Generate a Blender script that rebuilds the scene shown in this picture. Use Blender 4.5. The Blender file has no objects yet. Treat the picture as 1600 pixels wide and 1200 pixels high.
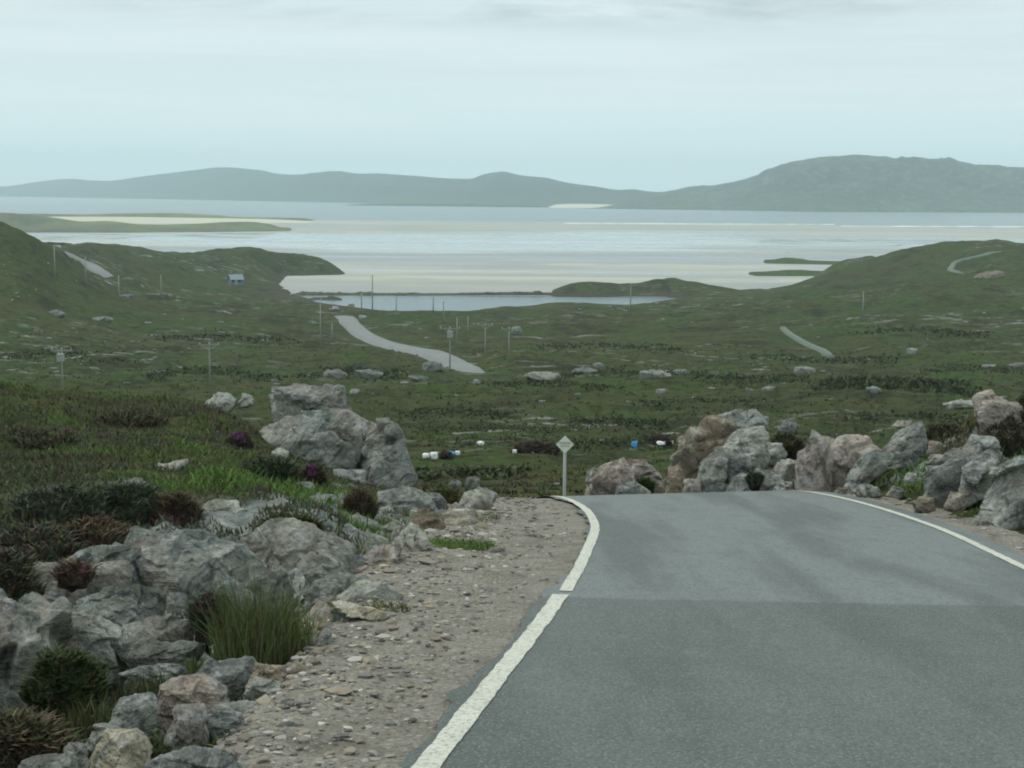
import bpy, bmesh, math, random
import numpy as np
from mathutils import Vector, Matrix

random.seed(7)
rng = np.random.default_rng(7)
scene = bpy.context.scene
COL = scene.collection

# ------------------------------------------------------------------ camera model
HC = 40.0                      # camera height over the sea
FPX, CX, CY = 2600.0, 800.0, 600.0
PITCH = math.atan(299 / FPX)
ROLL = math.radians(0.40)
C0 = np.array([0.0, 0.0, HC])
_F = np.array([0, math.cos(PITCH), -math.sin(PITCH)])
_R0 = np.array([1.0, 0, 0])
_U0 = np.array([0, math.sin(PITCH), math.cos(PITCH)])
_R = _R0 * math.cos(ROLL) + _U0 * math.sin(ROLL)
_U = -_R0 * math.sin(ROLL) + _U0 * math.cos(ROLL)


def ray(u, v):
    return _F + _R * ((u - CX) / FPX) + _U * ((CY - v) / FPX)


def P(u, v, y):
    d = ray(u, v)
    return C0 + d * (y / d[1])


def ywater(u, v, z=0.0):
    d = ray(u, v)
    return (z - HC) / d[2] * d[1]


def smooth(a, b, x):
    t = np.clip((np.asarray(x, float) - a) / (b - a), 0, 1)
    return t * t * (3 - 2 * t)


def D(d):
    """survey distance -> distance in the scene"""
    return d * (1 - 0.273 * float(smooth(60, 360, d))) * (1 + 0.098 * float(smooth(640, 785, d)))


# ------------------------------------------------------------------ noise
def _hash(i, j, k, s):
    n = (i * 374761393 + j * 668265263 + k * 2147483647 + s * 1274126177) & 0xFFFFFFFF
    n = ((n ^ (n >> 13)) * 1274126177) & 0xFFFFFFFF
    n = (n ^ (n >> 16)) & 0xFFFFFFFF
    return n / 4294967295.0 * 2 - 1


def noise2(x, y, s=0):
    x = np.asarray(x, float); y = np.asarray(y, float)
    i = np.floor(x).astype(np.int64); j = np.floor(y).astype(np.int64)
    fx = x - i; fy = y - j
    fx = fx * fx * fx * (fx * (fx * 6 - 15) + 10); fy = fy * fy * fy * (fy * (fy * 6 - 15) + 10)
    a = _hash(i, j, 0, s); b = _hash(i + 1, j, 0, s); c = _hash(i, j + 1, 0, s); d = _hash(i + 1, j + 1, 0, s)
    return (a * (1 - fx) + b * fx) * (1 - fy) + (c * (1 - fx) + d * fx) * fy


def fbm2(x, y, s=0, o=4, g=0.5):
    t = 0; a = 1
    for k in range(o):
        t = t + a * noise2(x * 2 ** k + 17.3 * k, y * 2 ** k - 9.1 * k, s + k)
        a *= g
    return t


def noise3(p, s=0):
    x, y, z = p[:, 0], p[:, 1], p[:, 2]
    i = np.floor(x).astype(np.int64); j = np.floor(y).astype(np.int64); k = np.floor(z).astype(np.int64)
    f = [x - i, y - j, z - k]
    f = [t * t * (3 - 2 * t) for t in f]
    r = 0
    for a in (0, 1):
        for b in (0, 1):
            for c in (0, 1):
                w = (f[0] if a else 1 - f[0]) * (f[1] if b else 1 - f[1]) * (f[2] if c else 1 - f[2])
                r = r + w * _hash(i + a, j + b, k + c, s)
    return r


# ------------------------------------------------------------------ object helpers
def tag(o, label=None, cat=None, group=None, kind=None):
    if label: o['label'] = label
    if cat: o['category'] = cat
    if group: o['group'] = group
    if kind: o['kind'] = kind
    return o


def link(name, me, mat=None, parent=None, loc=(0, 0, 0)):
    me.name = name
    o = bpy.data.objects.new(name, me)
    COL.objects.link(o)
    o.location = loc
    if mat: me.materials.append(mat)
    if parent: o.parent = parent
    return o


def empty(name, loc, rz=0.0):
    o = bpy.data.objects.new(name, None)
    COL.objects.link(o)
    o.location = loc
    o.rotation_euler = (0, 0, rz)
    o.empty_display_size = 0.2
    return o


def np_mesh(name, V, F, smooth_shade=True, cols=None):
    """V (n,3); F (m,k) array of equal-size faces"""
    V = np.asarray(V, np.float32); F = np.asarray(F, np.int32)
    me = bpy.data.meshes.new(name)
    m, k = F.shape
    me.vertices.add(len(V)); me.vertices.foreach_set('co', V.ravel())
    me.loops.add(m * k); me.loops.foreach_set('vertex_index', F.ravel())
    me.polygons.add(m)
    me.polygons.foreach_set('loop_start', np.arange(0, m * k, k, dtype=np.int32))
    me.polygons.foreach_set('use_smooth', np.full(m, smooth_shade, bool))
    if cols is not None:
        at = me.color_attributes.new('col', 'FLOAT_COLOR', 'POINT')
        c = np.ones((len(V), 4), np.float32); c[:, :3] = cols
        at.data.foreach_set('color', c.ravel())
    me.update(calc_edges=True)
    me.validate()
    return me


def grid_faces(nr, nc, wrap=False):
    i = np.arange(nr - 1)[:, None]; j = np.arange(nc if wrap else nc - 1)[None, :]
    j2 = (j + 1) % nc
    a = i * nc + j; b = i * nc + j2; c = (i + 1) * nc + j2; d = (i + 1) * nc + j
    return np.stack([a, b, c, d], -1).reshape(-1, 4)


def bm_mesh(name, fn, mat, parent=None, loc=(0, 0, 0), smooth_shade=False):
    bm = bmesh.new()
    fn(bm)
    bmesh.ops.recalc_face_normals(bm, faces=bm.faces)
    me = bpy.data.meshes.new(name)
    bm.to_mesh(me); bm.free()
    for p in me.polygons: p.use_smooth = smooth_shade
    return link(name, me, mat, parent, loc)


def box(bm, c, s, rot=None, bevel=0.0):
    M = Matrix.Translation(Vector(c)) @ (rot.to_4x4() if rot else Matrix.Identity(4)) @ Matrix.Diagonal((s[0], s[1], s[2], 1))
    r = bmesh.ops.create_cube(bm, size=1.0, matrix=M)
    if bevel > 0:
        es = list({e for v in r['verts'] for e in v.link_edges})
        bmesh.ops.bevel(bm, geom=es, offset=bevel, segments=2, affect='EDGES', profile=0.6)


def tube(bm, a, b, r1, r2, seg=10):
    a = Vector(a); b = Vector(b); d = b - a
    M = Matrix.Translation((a + b) / 2) @ d.to_track_quat('Z', 'Y').to_matrix().to_4x4()
    bmesh.ops.create_cone(bm, cap_ends=True, segments=seg, radius1=r1, radius2=r2, depth=d.length, matrix=M)


# ------------------------------------------------------------------ material helpers
class NT:
    def __init__(self, name, rough=0.9, spec=0.2):
        self.m = bpy.data.materials.new(name); self.m.use_nodes = True
        self.t = self.m.node_tree; self.n = self.t.nodes; self.l = self.t.links
        self.b = self.n['Principled BSDF']
        self.b.inputs['Roughness'].default_value = rough
        self.b.inputs['Specular IOR Level'].default_value = spec

    def new(self, t, **kw):
        x = self.n.new(t)
        for k, v in kw.items(): setattr(x, k, v)
        return x

    def set(self, sock, val):
        if hasattr(val, 'is_linked'): self.l.new(val, sock)
        elif isinstance(val, (tuple, list)) and len(val) == 3 and sock.type == 'RGBA': sock.default_value = (*val, 1)
        else: sock.default_value = val

    def pos(self):
        return self.new('ShaderNodeNewGeometry').outputs['Position']

    def obj(self):
        return self.new('ShaderNodeTexCoord').outputs['Object']

    def mapping(self, vec, scale=(1, 1, 1), rot=(0, 0, 0), loc=(0, 0, 0)):
        x = self.new('ShaderNodeMapping'); self.l.new(vec, x.inputs['Vector'])
        x.inputs['Scale'].default_value = scale; x.inputs['Rotation'].default_value = rot; x.inputs['Location'].default_value = loc
        return x.outputs[0]

    def noise(self, vec, scale, detail=4, rough=0.55, dist=0.0):
        x = self.new('ShaderNodeTexNoise'); self.l.new(vec, x.inputs['Vector'])
        x.inputs['Scale'].default_value = scale; x.inputs['Detail'].default_value = detail
        x.inputs['Roughness'].default_value = rough; x.inputs['Distortion'].default_value = dist
        return x.outputs['Fac']

    def vor(self, vec, scale, feature='F1', out='Distance'):
        x = self.new('ShaderNodeTexVoronoi', feature=feature); self.l.new(vec, x.inputs['Vector'])
        x.inputs['Scale'].default_value = scale
        return x.outputs[out]

    def ramp(self, fac, stops, interp='LINEAR'):
        x = self.new('ShaderNodeValToRGB'); self.l.new(fac, x.inputs[0])
        e = x.color_ramp.elements; x.color_ramp.interpolation = interp
        while len(e) < len(stops): e.new(0.5)
        for el, (p, c) in zip(e, stops):
            el.position = p
            el.color = (c, c, c, 1) if isinstance(c, (int, float)) else (*c, 1)
        return x.outputs[0]

    def mix(self, fac, a, b, mode='MIX'):
        x = self.new('ShaderNodeMix', data_type='RGBA', blend_type=mode)
        self.set(x.inputs[0], fac); self.set(x.inputs[6], a); self.set(x.inputs[7], b)
        return x.outputs[2]

    def math(self, op, a, b=0.0, clamp=False):
        x = self.new('ShaderNodeMath', operation=op); x.use_clamp = clamp
        self.set(x.inputs[0], a); self.set(x.inputs[1], b)
        return x.outputs[0]

    def sep(self, vec):
        x = self.new('ShaderNodeSeparateXYZ'); self.l.new(vec, x.inputs[0]); return x.outputs

    def attr(self, name, out='Color'):
        x = self.new('ShaderNodeAttribute', attribute_name=name); return x.outputs[out]

    def color(self, c): self.set(self.b.inputs['Base Color'], c)

    def bump(self, h, strength=0.5, dist=0.05):
        x = self.new('ShaderNodeBump'); self.l.new(h, x.inputs['Height'])
        x.inputs['Strength'].default_value = strength; x.inputs['Distance'].default_value = dist
        self.l.new(x.outputs[0], self.b.inputs['Normal'])


def plain(name, c, rough=0.6, spec=0.3, var=0.15, scale=3.0):
    m = NT(name, rough, spec)
    n = m.noise(m.obj(), scale, 4)
    m.color(m.mix(n, tuple(x * (1 - var) for x in c), tuple(min(1, x * (1 + var)) for x in c)))
    return m.m


# --- terrain
def mat_moor():
    m = NT('moor_vegetation', 1.0, 0.05)
    p = m.pos()
    big = m.noise(m.mapping(p, (1, 1, 1)), 0.018, 5, 0.6)
    mid = m.noise(m.mapping(p, (1, 0.55, 1), (0, 0, 0.3)), 0.075, 5, 0.65, 0.6)
    fine = m.noise(p, 0.6, 6, 0.7, 0.3)
    tiny = m.noise(p, 5.0, 5, 0.7)
    c = m.mix(m.ramp(big, [(0.38, 0), (0.60, 1)]), (0.050, 0.078, 0.026), (0.074, 0.074, 0.030))
    c = m.mix(m.ramp(mid, [(0.50, 0), (0.62, 0.9)]), c, (0.050, 0.092, 0.022))
    c = m.mix(m.ramp(mid, [(0.38, 0.95), (0.47, 0)]), c, (0.027, 0.032, 0.015))
    mid2 = m.noise(m.mapping(p, (1, 1.6, 1), (0, 0, -0.25)), 0.17, 6, 0.68, 0.5)
    c = m.mix(m.ramp(mid2, [(0.38, 0.85), (0.46, 0)]), c, (0.022, 0.028, 0.013))
    c = m.mix(m.ramp(mid2, [(0.54, 0), (0.64, 0.7)]), c, (0.088, 0.078, 0.034))
    c = m.mix(m.ramp(fine, [(0.38, 0.75), (0.52, 0)]), c, (0.024, 0.029, 0.013))
    c = m.mix(m.ramp(fine, [(0.55, 0), (0.70, 0.55)]), c, (0.098, 0.098, 0.042))
    c = m.mix(m.ramp(tiny, [(0.40, 0.45), (0.6, 0)]), c, (0.024, 0.028, 0.012))
    # bare rock showing through
    rk = m.noise(m.mapping(p, (0.8, 1.6, 1.5), (0, 0, -0.2)), 0.16, 7, 0.72, 0.4)
    rz = m.noise(p, 0.011, 3, 0.5)
    rm = m.math('MULTIPLY', m.ramp(rk, [(0.575, 0), (0.615, 1)]), m.ramp(rz, [(0.44, 0.0), (0.56, 1)]))
    rm = m.math('MULTIPLY', rm, m.attr('rocky', 'Fac'))
    c = m.mix(rm, c, m.ramp(tiny, [(0.3, (0.15, 0.155, 0.145)), (0.7, (0.30, 0.30, 0.28))]))
    br = m.noise(m.mapping(p, (1, 1, 2.5), (0.4, 0.3, 0.2)), 3.2, 6, 0.7, 0.8)
    c = m.mix(m.attr('bedrock', 'Fac'), c, m.ramp(br, [(0.34, (0.065, 0.072, 0.066)), (0.48, (0.18, 0.195, 0.18)), (0.66, (0.34, 0.35, 0.315))]))
    c = m.mix(m.attr('shore', 'Fac'), c, (0.06, 0.055, 0.043))
    m.color(c)
    m.bump(m.math('ADD', fine, m.math('MULTIPLY', tiny, 0.35)), 0.8, 0.5)
    return m.m


def mat_rock(name, base, light, dark, tint, tintamt, seed):
    m = NT(name, 0.92, 0.2)
    rnd = m.new('ShaderNodeObjectInfo').outputs['Random']
    rot = m.new('ShaderNodeCombineXYZ')
    m.l.new(m.math('MULTIPLY', rnd, 6.1), rot.inputs[0]); m.l.new(m.math('MULTIPLY', rnd, 17.3), rot.inputs[1]); m.l.new(m.math('MULTIPLY', rnd, 41.0), rot.inputs[2])
    mp = m.new('ShaderNodeMapping'); m.l.new(m.pos(), mp.inputs['Vector']); m.l.new(rot.outputs[0], mp.inputs['Rotation'])
    mp.inputs['Location'].default_value = (seed * 3.7, seed * 1.9, seed)
    o = mp.outputs[0]
    strat = m.noise(m.mapping(o, (0.6, 0.8, 2.2)), 2.4, 7, 0.68, 1.2)
    blot = m.noise(o, 1.6, 7, 0.68, 0.5)
    spots = m.noise(o, 6.0, 6, 0.7, 0.6)
    grain = m.noise(o, 24, 5, 0.7)
    c = m.mix(m.ramp(blot, [(0.40, 0), (0.60, 1)]), base, light)
    c = m.mix(m.ramp(strat, [(0.38, 0.8), (0.49, 0)]), c, dark)
    c = m.mix(m.math('MULTIPLY', m.ramp(m.noise(o, 1.0, 5, 0.65), [(0.47, 0), (0.58, 1)]), tintamt), c, tint)
    c = m.mix(m.ramp(spots, [(0.54, 0), (0.64, 0.8)]), c, tuple(min(0.52, x * 1.5) for x in light))
    c = m.mix(m.ramp(spots, [(0.34, 0.8), (0.43, 0)]), c, tuple(x * 0.6 for x in dark))
    c = m.mix(m.ramp(grain, [(0.36, 0.45), (0.52, 0)]), c, tuple(x * 0.5 for x in dark))
    vein = m.noise(m.mapping(o, (0.25, 0.5, 5.0)), 1.6, 4, 0.6, 1.6)
    c = m.mix(m.ramp(vein, [(0.62, 0), (0.66, 0.6), (0.70, 0)]), c, tuple(min(0.55, x * 1.6) for x in light))
    # moss and soil held on the flatter tops
    nz = m.sep(m.new('ShaderNodeNewGeometry').outputs['Normal'])[2]
    moss = m.math('MULTIPLY', m.ramp(nz, [(0.72, 0), (0.92, 0.7)]), m.ramp(m.noise(m.pos(), 2.2, 5, 0.7), [(0.52, 0), (0.62, 1)]))
    c = m.mix(moss, c, (0.05, 0.055, 0.022))
    m.color(c)
    h = m.math('ADD', m.math('MULTIPLY', strat, 1.6), m.math('ADD', m.math('MULTIPLY', spots, 0.6), m.math('MULTIPLY', grain, 0.16)))
    m.bump(h, 0.9, 0.14)
    return m.m


ROCK = {
    'grey': mat_rock('grey_gneiss', (0.210, 0.232, 0.210), (0.388, 0.404, 0.362), (0.092, 0.107, 0.098), (0.404, 0.343, 0.277), 0.45, 1),
    'pale': mat_rock('pale_gneiss', (0.337, 0.343, 0.304), (0.573, 0.576, 0.505), (0.152, 0.162, 0.144), (0.522, 0.455, 0.353), 0.45, 2),
    'pink': mat_rock('pink_gneiss', (0.304, 0.258, 0.219), (0.573, 0.498, 0.421), (0.126, 0.120, 0.109), (0.469, 0.359, 0.283), 0.5, 3),
    'ochre': mat_rock('ochre_stained_gneiss', (0.370, 0.335, 0.244), (0.606, 0.549, 0.421), (0.168, 0.155, 0.115), (0.538, 0.412, 0.219), 0.65, 4),
    'dark': mat_rock('dark_gneiss', (0.144, 0.158, 0.146), (0.277, 0.291, 0.269), (0.063, 0.072, 0.068), (0.236, 0.214, 0.177), 0.35, 5),
    'brown': mat_rock('brown_gneiss', (0.236, 0.206, 0.163), (0.388, 0.343, 0.277), (0.101, 0.094, 0.081), (0.370, 0.274, 0.177), 0.6, 6),
}


def mat_asphalt():
    m = NT('worn_asphalt', 0.82, 0.35)
    p = m.pos()
    y = m.sep(p)[1]
    g1 = m.noise(p, 34, 4, 0.85)
    g2 = m.vor(p, 48)
    patch = m.noise(m.mapping(p, (1, 0.25, 1)), 0.9, 5, 0.6)
    track = m.noise(m.mapping(p, (1, 0.05, 1), (0, 0, 0.12)), 1.6, 3, 0.5)
    seam = m.math('ADD', y, m.math('MULTIPLY', m.noise(p, 6, 3), 0.12))
    new = m.ramp(m.math('MULTIPLY', m.math('SUBTRACT', seam, 10.65), 3.0), [(0.0, 0), (0.7, 1)])
    c = m.mix(new, (0.100, 0.114, 0.105), (0.165, 0.188, 0.186))
    c = m.mix(m.ramp(patch, [(0.3, 0.0), (0.7, 0.25)]), c, (0.175, 0.188, 0.172))
    c = m.mix(m.ramp(track, [(0.38, 0.6), (0.52, 0)]), c, (0.072, 0.085, 0.08))
    c = m.mix(m.ramp(g1, [(0.40, 0.55), (0.52, 0)]), c, (0.040, 0.048, 0.045))
    c = m.mix(m.ramp(g2, [(0.14, 0.7), (0.34, 0)]), c, (0.26, 0.275, 0.245))
    worn = m.noise(m.mapping(p, (1.3, 0.5, 1)), 4.5, 7, 0.78, 0.2)
    c = m.mix(m.ramp(worn, [(0.36, 0.28), (0.5, 0)]), c, (0.062, 0.074, 0.07))
    c = m.mix(m.ramp(worn, [(0.56, 0), (0.68, 0.18)]), c, (0.21, 0.225, 0.205))
    # dark joint between the two layers of surfacing
    jt = m.ramp(m.math('ABSOLUTE', m.math('SUBTRACT', seam, 10.78), 0), [(0.0, 0.3), (0.12, 0)])
    c = m.mix(jt, c, (0.05, 0.055, 0.055))
    m.color(c)
    m.bump(m.math('ADD', g1, g2), 0.6, 0.012)
    return m.m


def mat_paint():
    m = NT('worn_white_road_paint', 0.7, 0.3)
    p = m.pos()
    n = m.noise(p, 45, 4, 0.75); n2 = m.noise(p, 5, 5, 0.7)
    c = m.mix(m.ramp(n2, [(0.35, 0.35), (0.6, 0)]), (0.55, 0.545, 0.46), (0.36, 0.36, 0.31))
    c = m.mix(m.ramp(n, [(0.38, 0.95), (0.48, 0)]), c, (0.16, 0.17, 0.16))
    m.color(c); m.bump(n, 0.5, 0.01)
    return m.m


def mat_gravel():
    m = NT('gritty_verge', 0.95, 0.15)
    p = m.pos()
    a = m.noise(p, 3.0, 6, 0.7); b = m.vor(p, 28, out='Color'); d = m.vor(p, 28); e = m.noise(p, 1.1, 4, 0.6)
    f = m.noise(p, 40, 4, 0.7)
    c = m.mix(m.ramp(a, [(0.3, 0), (0.7, 1)]), (0.185, 0.168, 0.138), (0.31, 0.285, 0.24))
    s = m.sep(b)
    c = m.mix(m.math('MULTIPLY', m.ramp(s[0], [(0.55, 0), (0.9, 0.85)]), m.ramp(d, [(0.3, 1), (0.5, 0)])), c, (0.40, 0.365, 0.315))
    c = m.mix(m.ramp(f, [(0.34, 0.65), (0.52, 0)]), c, (0.05, 0.045, 0.037))
    c = m.mix(m.ramp(e, [(0.54, 0), (0.70, 0.55)]), c, (0.075, 0.068, 0.05))
    m.color(c); m.bump(m.math('ADD', m.math('MULTIPLY', d, -1.0), f), 0.8, 0.03)
    return m.m


def mat_cols(name, rough=0.8, spec=0.15, trans=0.0):
    m = NT(name, rough, spec)
    m.color(m.attr('col'))
    return m.m


def mat_water(name, deep, rough, wave):
    m = NT(name, rough, 0.5)
    p = m.pos()
    n = m.noise(m.mapping(p, (1, 2.2, 1)), wave, 5, 0.6)
    big = m.noise(m.mapping(p, (0.25, 2.2, 1)), 0.004, 4, 0.6)
    m.color(m.mix(big, deep, tuple(min(1, x * 1.6) for x in deep)))
    m.b.inputs['IOR'].default_value = 1.33
    m.bump(n, 0.35, 1.0)
    return m.m


def mat_sand():
    m = NT('tidal_sand', 0.8, 0.3)
    p = m.pos()
    s = m.sep(p)
    wob = m.math('MULTIPLY', m.math('SUBTRACT', m.noise(m.mapping(p, (1, 1.8, 1)), 0.0026, 5, 0.55, 0.5), 0.5), 1.0)
    inv = m.math('DIVIDE', 1000.0, s[1])            # 0.57 far edge .. 1.7 near edge
    t = m.math('ADD', m.math('DIVIDE', m.math('SUBTRACT', inv, 0.43), 1.13), m.math('MULTIPLY', wob, 0.42))
    dry = (0.42, 0.408, 0.325); tan = (0.325, 0.32, 0.27); wet = (0.31, 0.335, 0.34); lav = (0.23, 0.255, 0.28); grn = (0.31, 0.32, 0.27)
    c = m.ramp(t, [(0.0, dry), (0.06, tan), (0.12, dry), (0.18, wet), (0.30, (0.37, 0.40, 0.385)), (0.36, tan), (0.44, lav), (0.54, wet), (0.60, dry), (0.66, tan), (0.74, dry), (0.82, grn), (0.90, (0.40, 0.38, 0.285)), (0.95, tan), (1.0, grn)])
    st = m.noise(m.mapping(p, (0.22, 2.4, 1), (0, 0, 0.06)), 0.010, 6, 0.62, 0.4)
    c = m.mix(m.ramp(st, [(0.40, 0.55), (0.55, 0)]), c, lav)
    c = m.mix(m.ramp(st, [(0.55, 0), (0.70, 0.6)]), c, (0.43, 0.44, 0.38))
    ch = m.noise(m.mapping(p, (0.5, 1.5, 1), (0, 0, -0.1)), 0.0075, 5, 0.6, 2.2)
    chan = m.ramp(ch, [(0.455, 0), (0.485, 0.9), (0.515, 0.9), (0.545, 0)])
    c = m.mix(m.math('MULTIPLY', chan, 0.6), c, (0.22, 0.245, 0.255))
    m.color(c)
    wetm = m.ramp(t, [(0.0, 0.75), (0.12, 0.8), (0.20, 0.22), (0.32, 0.22), (0.40, 0.6), (0.48, 0.35), (0.56, 0.8), (0.66, 0.3), (0.75, 0.8)])
    m.l.new(m.math('SUBTRACT', wetm, m.math('MULTIPLY', chan, 0.2), True), m.b.inputs['Roughness'])
    return m.m


def mat_hill(name, g, r, amt, seed):
    m = NT(name, 1.0, 0.05)
    p = m.mapping(m.pos(), (1, 0.6, 1.6), (0, 0, 0), (seed * 311, 0, 0))
    a = m.noise(p, 0.006, 6, 0.65, 0.4); b = m.noise(p, 0.042, 7, 0.74, 0.2)
    z = m.sep(m.pos())[2]
    c = m.mix(m.ramp(a, [(0.38, 0), (0.62, 1)]), g, tuple(x * 0.6 for x in g))
    c = m.mix(m.math('MULTIPLY', m.ramp(m.math('DIVIDE', z, 60.0), [(0.15, 1), (0.75, 0)]), m.ramp(a, [(0.42, 0.1), (0.58, 0.8)])), c, tuple(x * y for x, y in zip(g, (1.7, 2.1, 1.2))))
    c = m.mix(m.math('MULTIPLY', m.ramp(b, [(0.50, 0), (0.60, 1)]), amt), c, r)
    m.color(c); m.bump(b, 0.6, 12.0)
    return m.m


M_MOOR = mat_moor(); M_ASPH = mat_asphalt(); M_PAINT = mat_paint(); M_GRAV = mat_gravel()
M_GRASS = mat_cols('grass_blades'); M_HEATH = mat_cols('heather_leaf', 0.95, 0.05); M_STONE = mat_cols('verge_stones', 0.9, 0.2)
M_SEA = mat_water('sea_water', (0.080, 0.118, 0.128), 0.24, 0.25); M_LAG = M_SEA
M_SAND = mat_sand()
M_POLE = plain('weathered_pole_wood', (0.25, 0.265, 0.23), 0.9, 0.1, 0.2, 6)
M_STEEL = plain('galvanised_steel', (0.32, 0.34, 0.32), 0.55, 0.4, 0.1)
M_CERAM = plain('porcelain', (0.45, 0.46, 0.45), 0.3, 0.5, 0.05)
M_SIGN = plain('sign_white', (0.74, 0.76, 0.66), 0.45, 0.4, 0.08, 8)
M_BLACK = plain('sign_lettering', (0.12, 0.13, 0.12), 0.6, 0.2, 0.05)
M_FARROAD = plain('far_asphalt', (0.19, 0.20, 0.195), 0.9, 0.2, 0.2, 0.25)
M_TRACK = plain('pale_track', (0.135, 0.165, 0.13), 0.95, 0.1, 0.25, 0.3)
M_FOAM = plain('surf_foam', (0.80, 0.82, 0.80), 0.8, 0.2, 0.05, 0.02)
M_PEAT = plain('cut_peat', (0.030, 0.022, 0.017), 1.0, 0.05, 0.4, 3)

# ------------------------------------------------------------------ terrain heights
Mp = [(45, 785), (60, 766), (80, 735), (100, 713), (120, 697), (150, 672), (180, 648), (220, 622), (260, 602), (300, 588), (340, 575)]


def wz(u, v, zz=0.0):
    return ('w', v, zz)


COLS = {}


def column(u, tail, base=Mp):
    """tail entries: (d55, v) | (d55, 'z', z) | ('s', v) shoreline at pixel row v"""
    pts = []
    for e in list(base) + list(tail):
        if e[0] == 's':
            pts.append((ywater(u, e[1]), 0.0))
        elif len(e) == 3:
            pts.append((D(e[0]), e[2]))
        else:
            d = D(e[0]); pts.append((d, float(P(u, e[1], d)[2])))
    pts.sort()
    out = []
    for d, z in pts:
        if out and d <= out[-1][0] + 0.5: continue
        out.append((d, z))
    COLS[u] = out


def sea(d): return [(d + 35, 'z', -3.0), (1500, 'z', -6.0)]


lefthill = [(400, 535), (480, 482), (540, 432), (580, 395), (620, 350), (700, 'z', 26), (900, 'z', 14), (1150, 'z', -4), (1500, 'z', -6)]
column(-900, [(400, 535), (480, 470), (540, 415), (580, 375), (620, 330), (700, 'z', 30), (900, 'z', 18), (1150, 'z', -4), (1500, 'z', -6)])
column(0, lefthill)
column(45, [(400, 538), (480, 490), (540, 445), (600, 395), (640, 363), (720, 'z', 20), (900, 'z', 14), (1150, 'z', -4), (1500, 'z', -6)])
column(85, [(400, 540), (480, 500), (560, 455), (620, 415), (660, 388), (720, 385), (800, 378), (900, 'z', 12), (1050, 'z', -4), (1500, 'z', -6)])
column(130, [(400, 542), (500, 500), (600, 450), (680, 428), (730, 404), (800, 383), (900, 378), (980, 'z', 8), (1060, 'z', -4), (1500, 'z', -6)])
column(200, [(400, 545), (500, 512), (600, 478), (680, 450), (740, 426), (820, 400), (920, 387), (1000, 'z', 8), (1080, 'z', -4), (1500, 'z', -6)])
column(300, [(400, 548), (500, 520), (600, 489), (700, 464), (780, 445), (860, 424), (930, 402), (980, 395), (1050, 'z', 4), (1100, 'z', -4), (1500, 'z', -6)])
column(390, [(400, 549), (500, 523), (600, 494), (700, 472), (780, 458), (860, 442), (930, 415), (1000, 385), (1060, 'z', 6), (1110, 'z', -4), (1500, 'z', -6)])
column(440, [(400, 550), (500, 525), (600, 497), (700, 476), (780, 462), (860, 450), ('s', 436), ('s', 431), (1000, 415), (1030, 393), (1080, 'z', 3), (1120, 'z', -4), (1500, 'z', -6)])
column(475, [(400, 551), (500, 526), (600, 500), (680, 482), ('s', 463), (850, 'z', -1.5), (940, 'z', -1.5), ('s', 431), (1010, 412), (1035, 399), (1080, 'z', 2), (1120, 'z', -4), (1500, 'z', -6)])
column(510, [(400, 551), (500, 527), (600, 502), (670, 486), ('s', 474), (800, 'z', -2), (940, 'z', -2), ('s', 430), (1010, 416), (1030, 405), (1070, 'z', 1), (1110, 'z', -4), (1500, 'z', -6)])
column(540, [(400, 552), (500, 527), (600, 502), (660, 488), ('s', 477), (790, 'z', -2), (945, 'z', -2.5), (1000, 'z', -0.4), (1020, 'z', 0.3), (1060, 'z', -3), (1500, 'z', -6)])
column(560, [(400, 552), (500, 527), (600, 503), (650, 490), ('s', 480), (790, 'z', -3), (1500, 'z', -6)])
for u_, v_ in ((620, 487), (700, 487), (760, 481), (800, 478), (840, 478)):
    column(u_, [(400, 552), (500, 527), (580, 506), (640, 494), ('s', v_), (800, 'z', -3), (1500, 'z', -6)])
column(850, [(400, 552), (500, 526), (580, 504), (640, 489), ('s', 474), (765, 'z', -1.5), (800, 'z', -0.5), (840, 'z', -2), (900, 'z', -3), (1500, 'z', -6)])
isl = lambda s1, top: [(400, 552), (500, 526), (580, 503), (640, 491), ('s', s1), (783, 'z', -1.6), (789, 'z', -1.2), ('s', 464.5), (822, 'z', 2.6), (842, top), (875, 'z', 0.5), (905, 'z', -3), (1500, 'z', -6)]
column(860, isl(475, 456)); column(880, isl(474, 446))
column(910, isl(474, 439)); column(960, isl(477, 442)); column(1000, isl(475, 441)); column(1045, isl(472, 434))
column(1075, [(400, 552), (500, 525), (580, 501), (640, 487), (720, 474), (785, 466), (815, 'z', 2.6), (842, 441), (875, 'z', 0.5), (905, 'z', -3), (1500, 'z', -6)])
column(1110, [(400, 552), (500, 525), (580, 500), (640, 486), (720, 472), (785, 462), (842, 443), (875, 'z', 0.5), (905, 'z', -3), (1500, 'z', -6)])
column(1160, [(400, 552), (500, 524), (580, 499), (640, 484), (720, 470), (790, 459), (840, 452), (880, 'z', -1), (950, 'z', -3), (1500, 'z', -6)])
column(1200, [(400, 552), (500, 523), (580, 497), (640, 481), (720, 467), (790, 456), ('s', 450), (930, 'z', -2), (1500, 'z', -6)])
column(1245, [(400, 552), (500, 522), (580, 495), (640, 478), (720, 463), (790, 451), ('s', 441), (980, 'z', -2), (1500, 'z', -6)])
column(1320, [(400, 551), (500, 520), (580, 490), (640, 471), (720, 453), (800, 437), (880, 424), (960, 414), (1000, 407), (1060, 'z', 0.5), (1100, 'z', -3), (1500, 'z', -6)])
column(1400, [(400, 550), (500, 517), (580, 486), (640, 465), (720, 444), (800, 425), (880, 404), (940, 392), (1040, 'z', 5), (1120, 'z', -3), (1500, 'z', -6)])
column(1500, [(400, 548), (500, 514), (580, 483), (640, 462), (720, 438), (800, 414), (880, 393), (940, 380), (1040, 'z', 9), (1140, 'z', -3), (1500, 'z', -6)])
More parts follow.
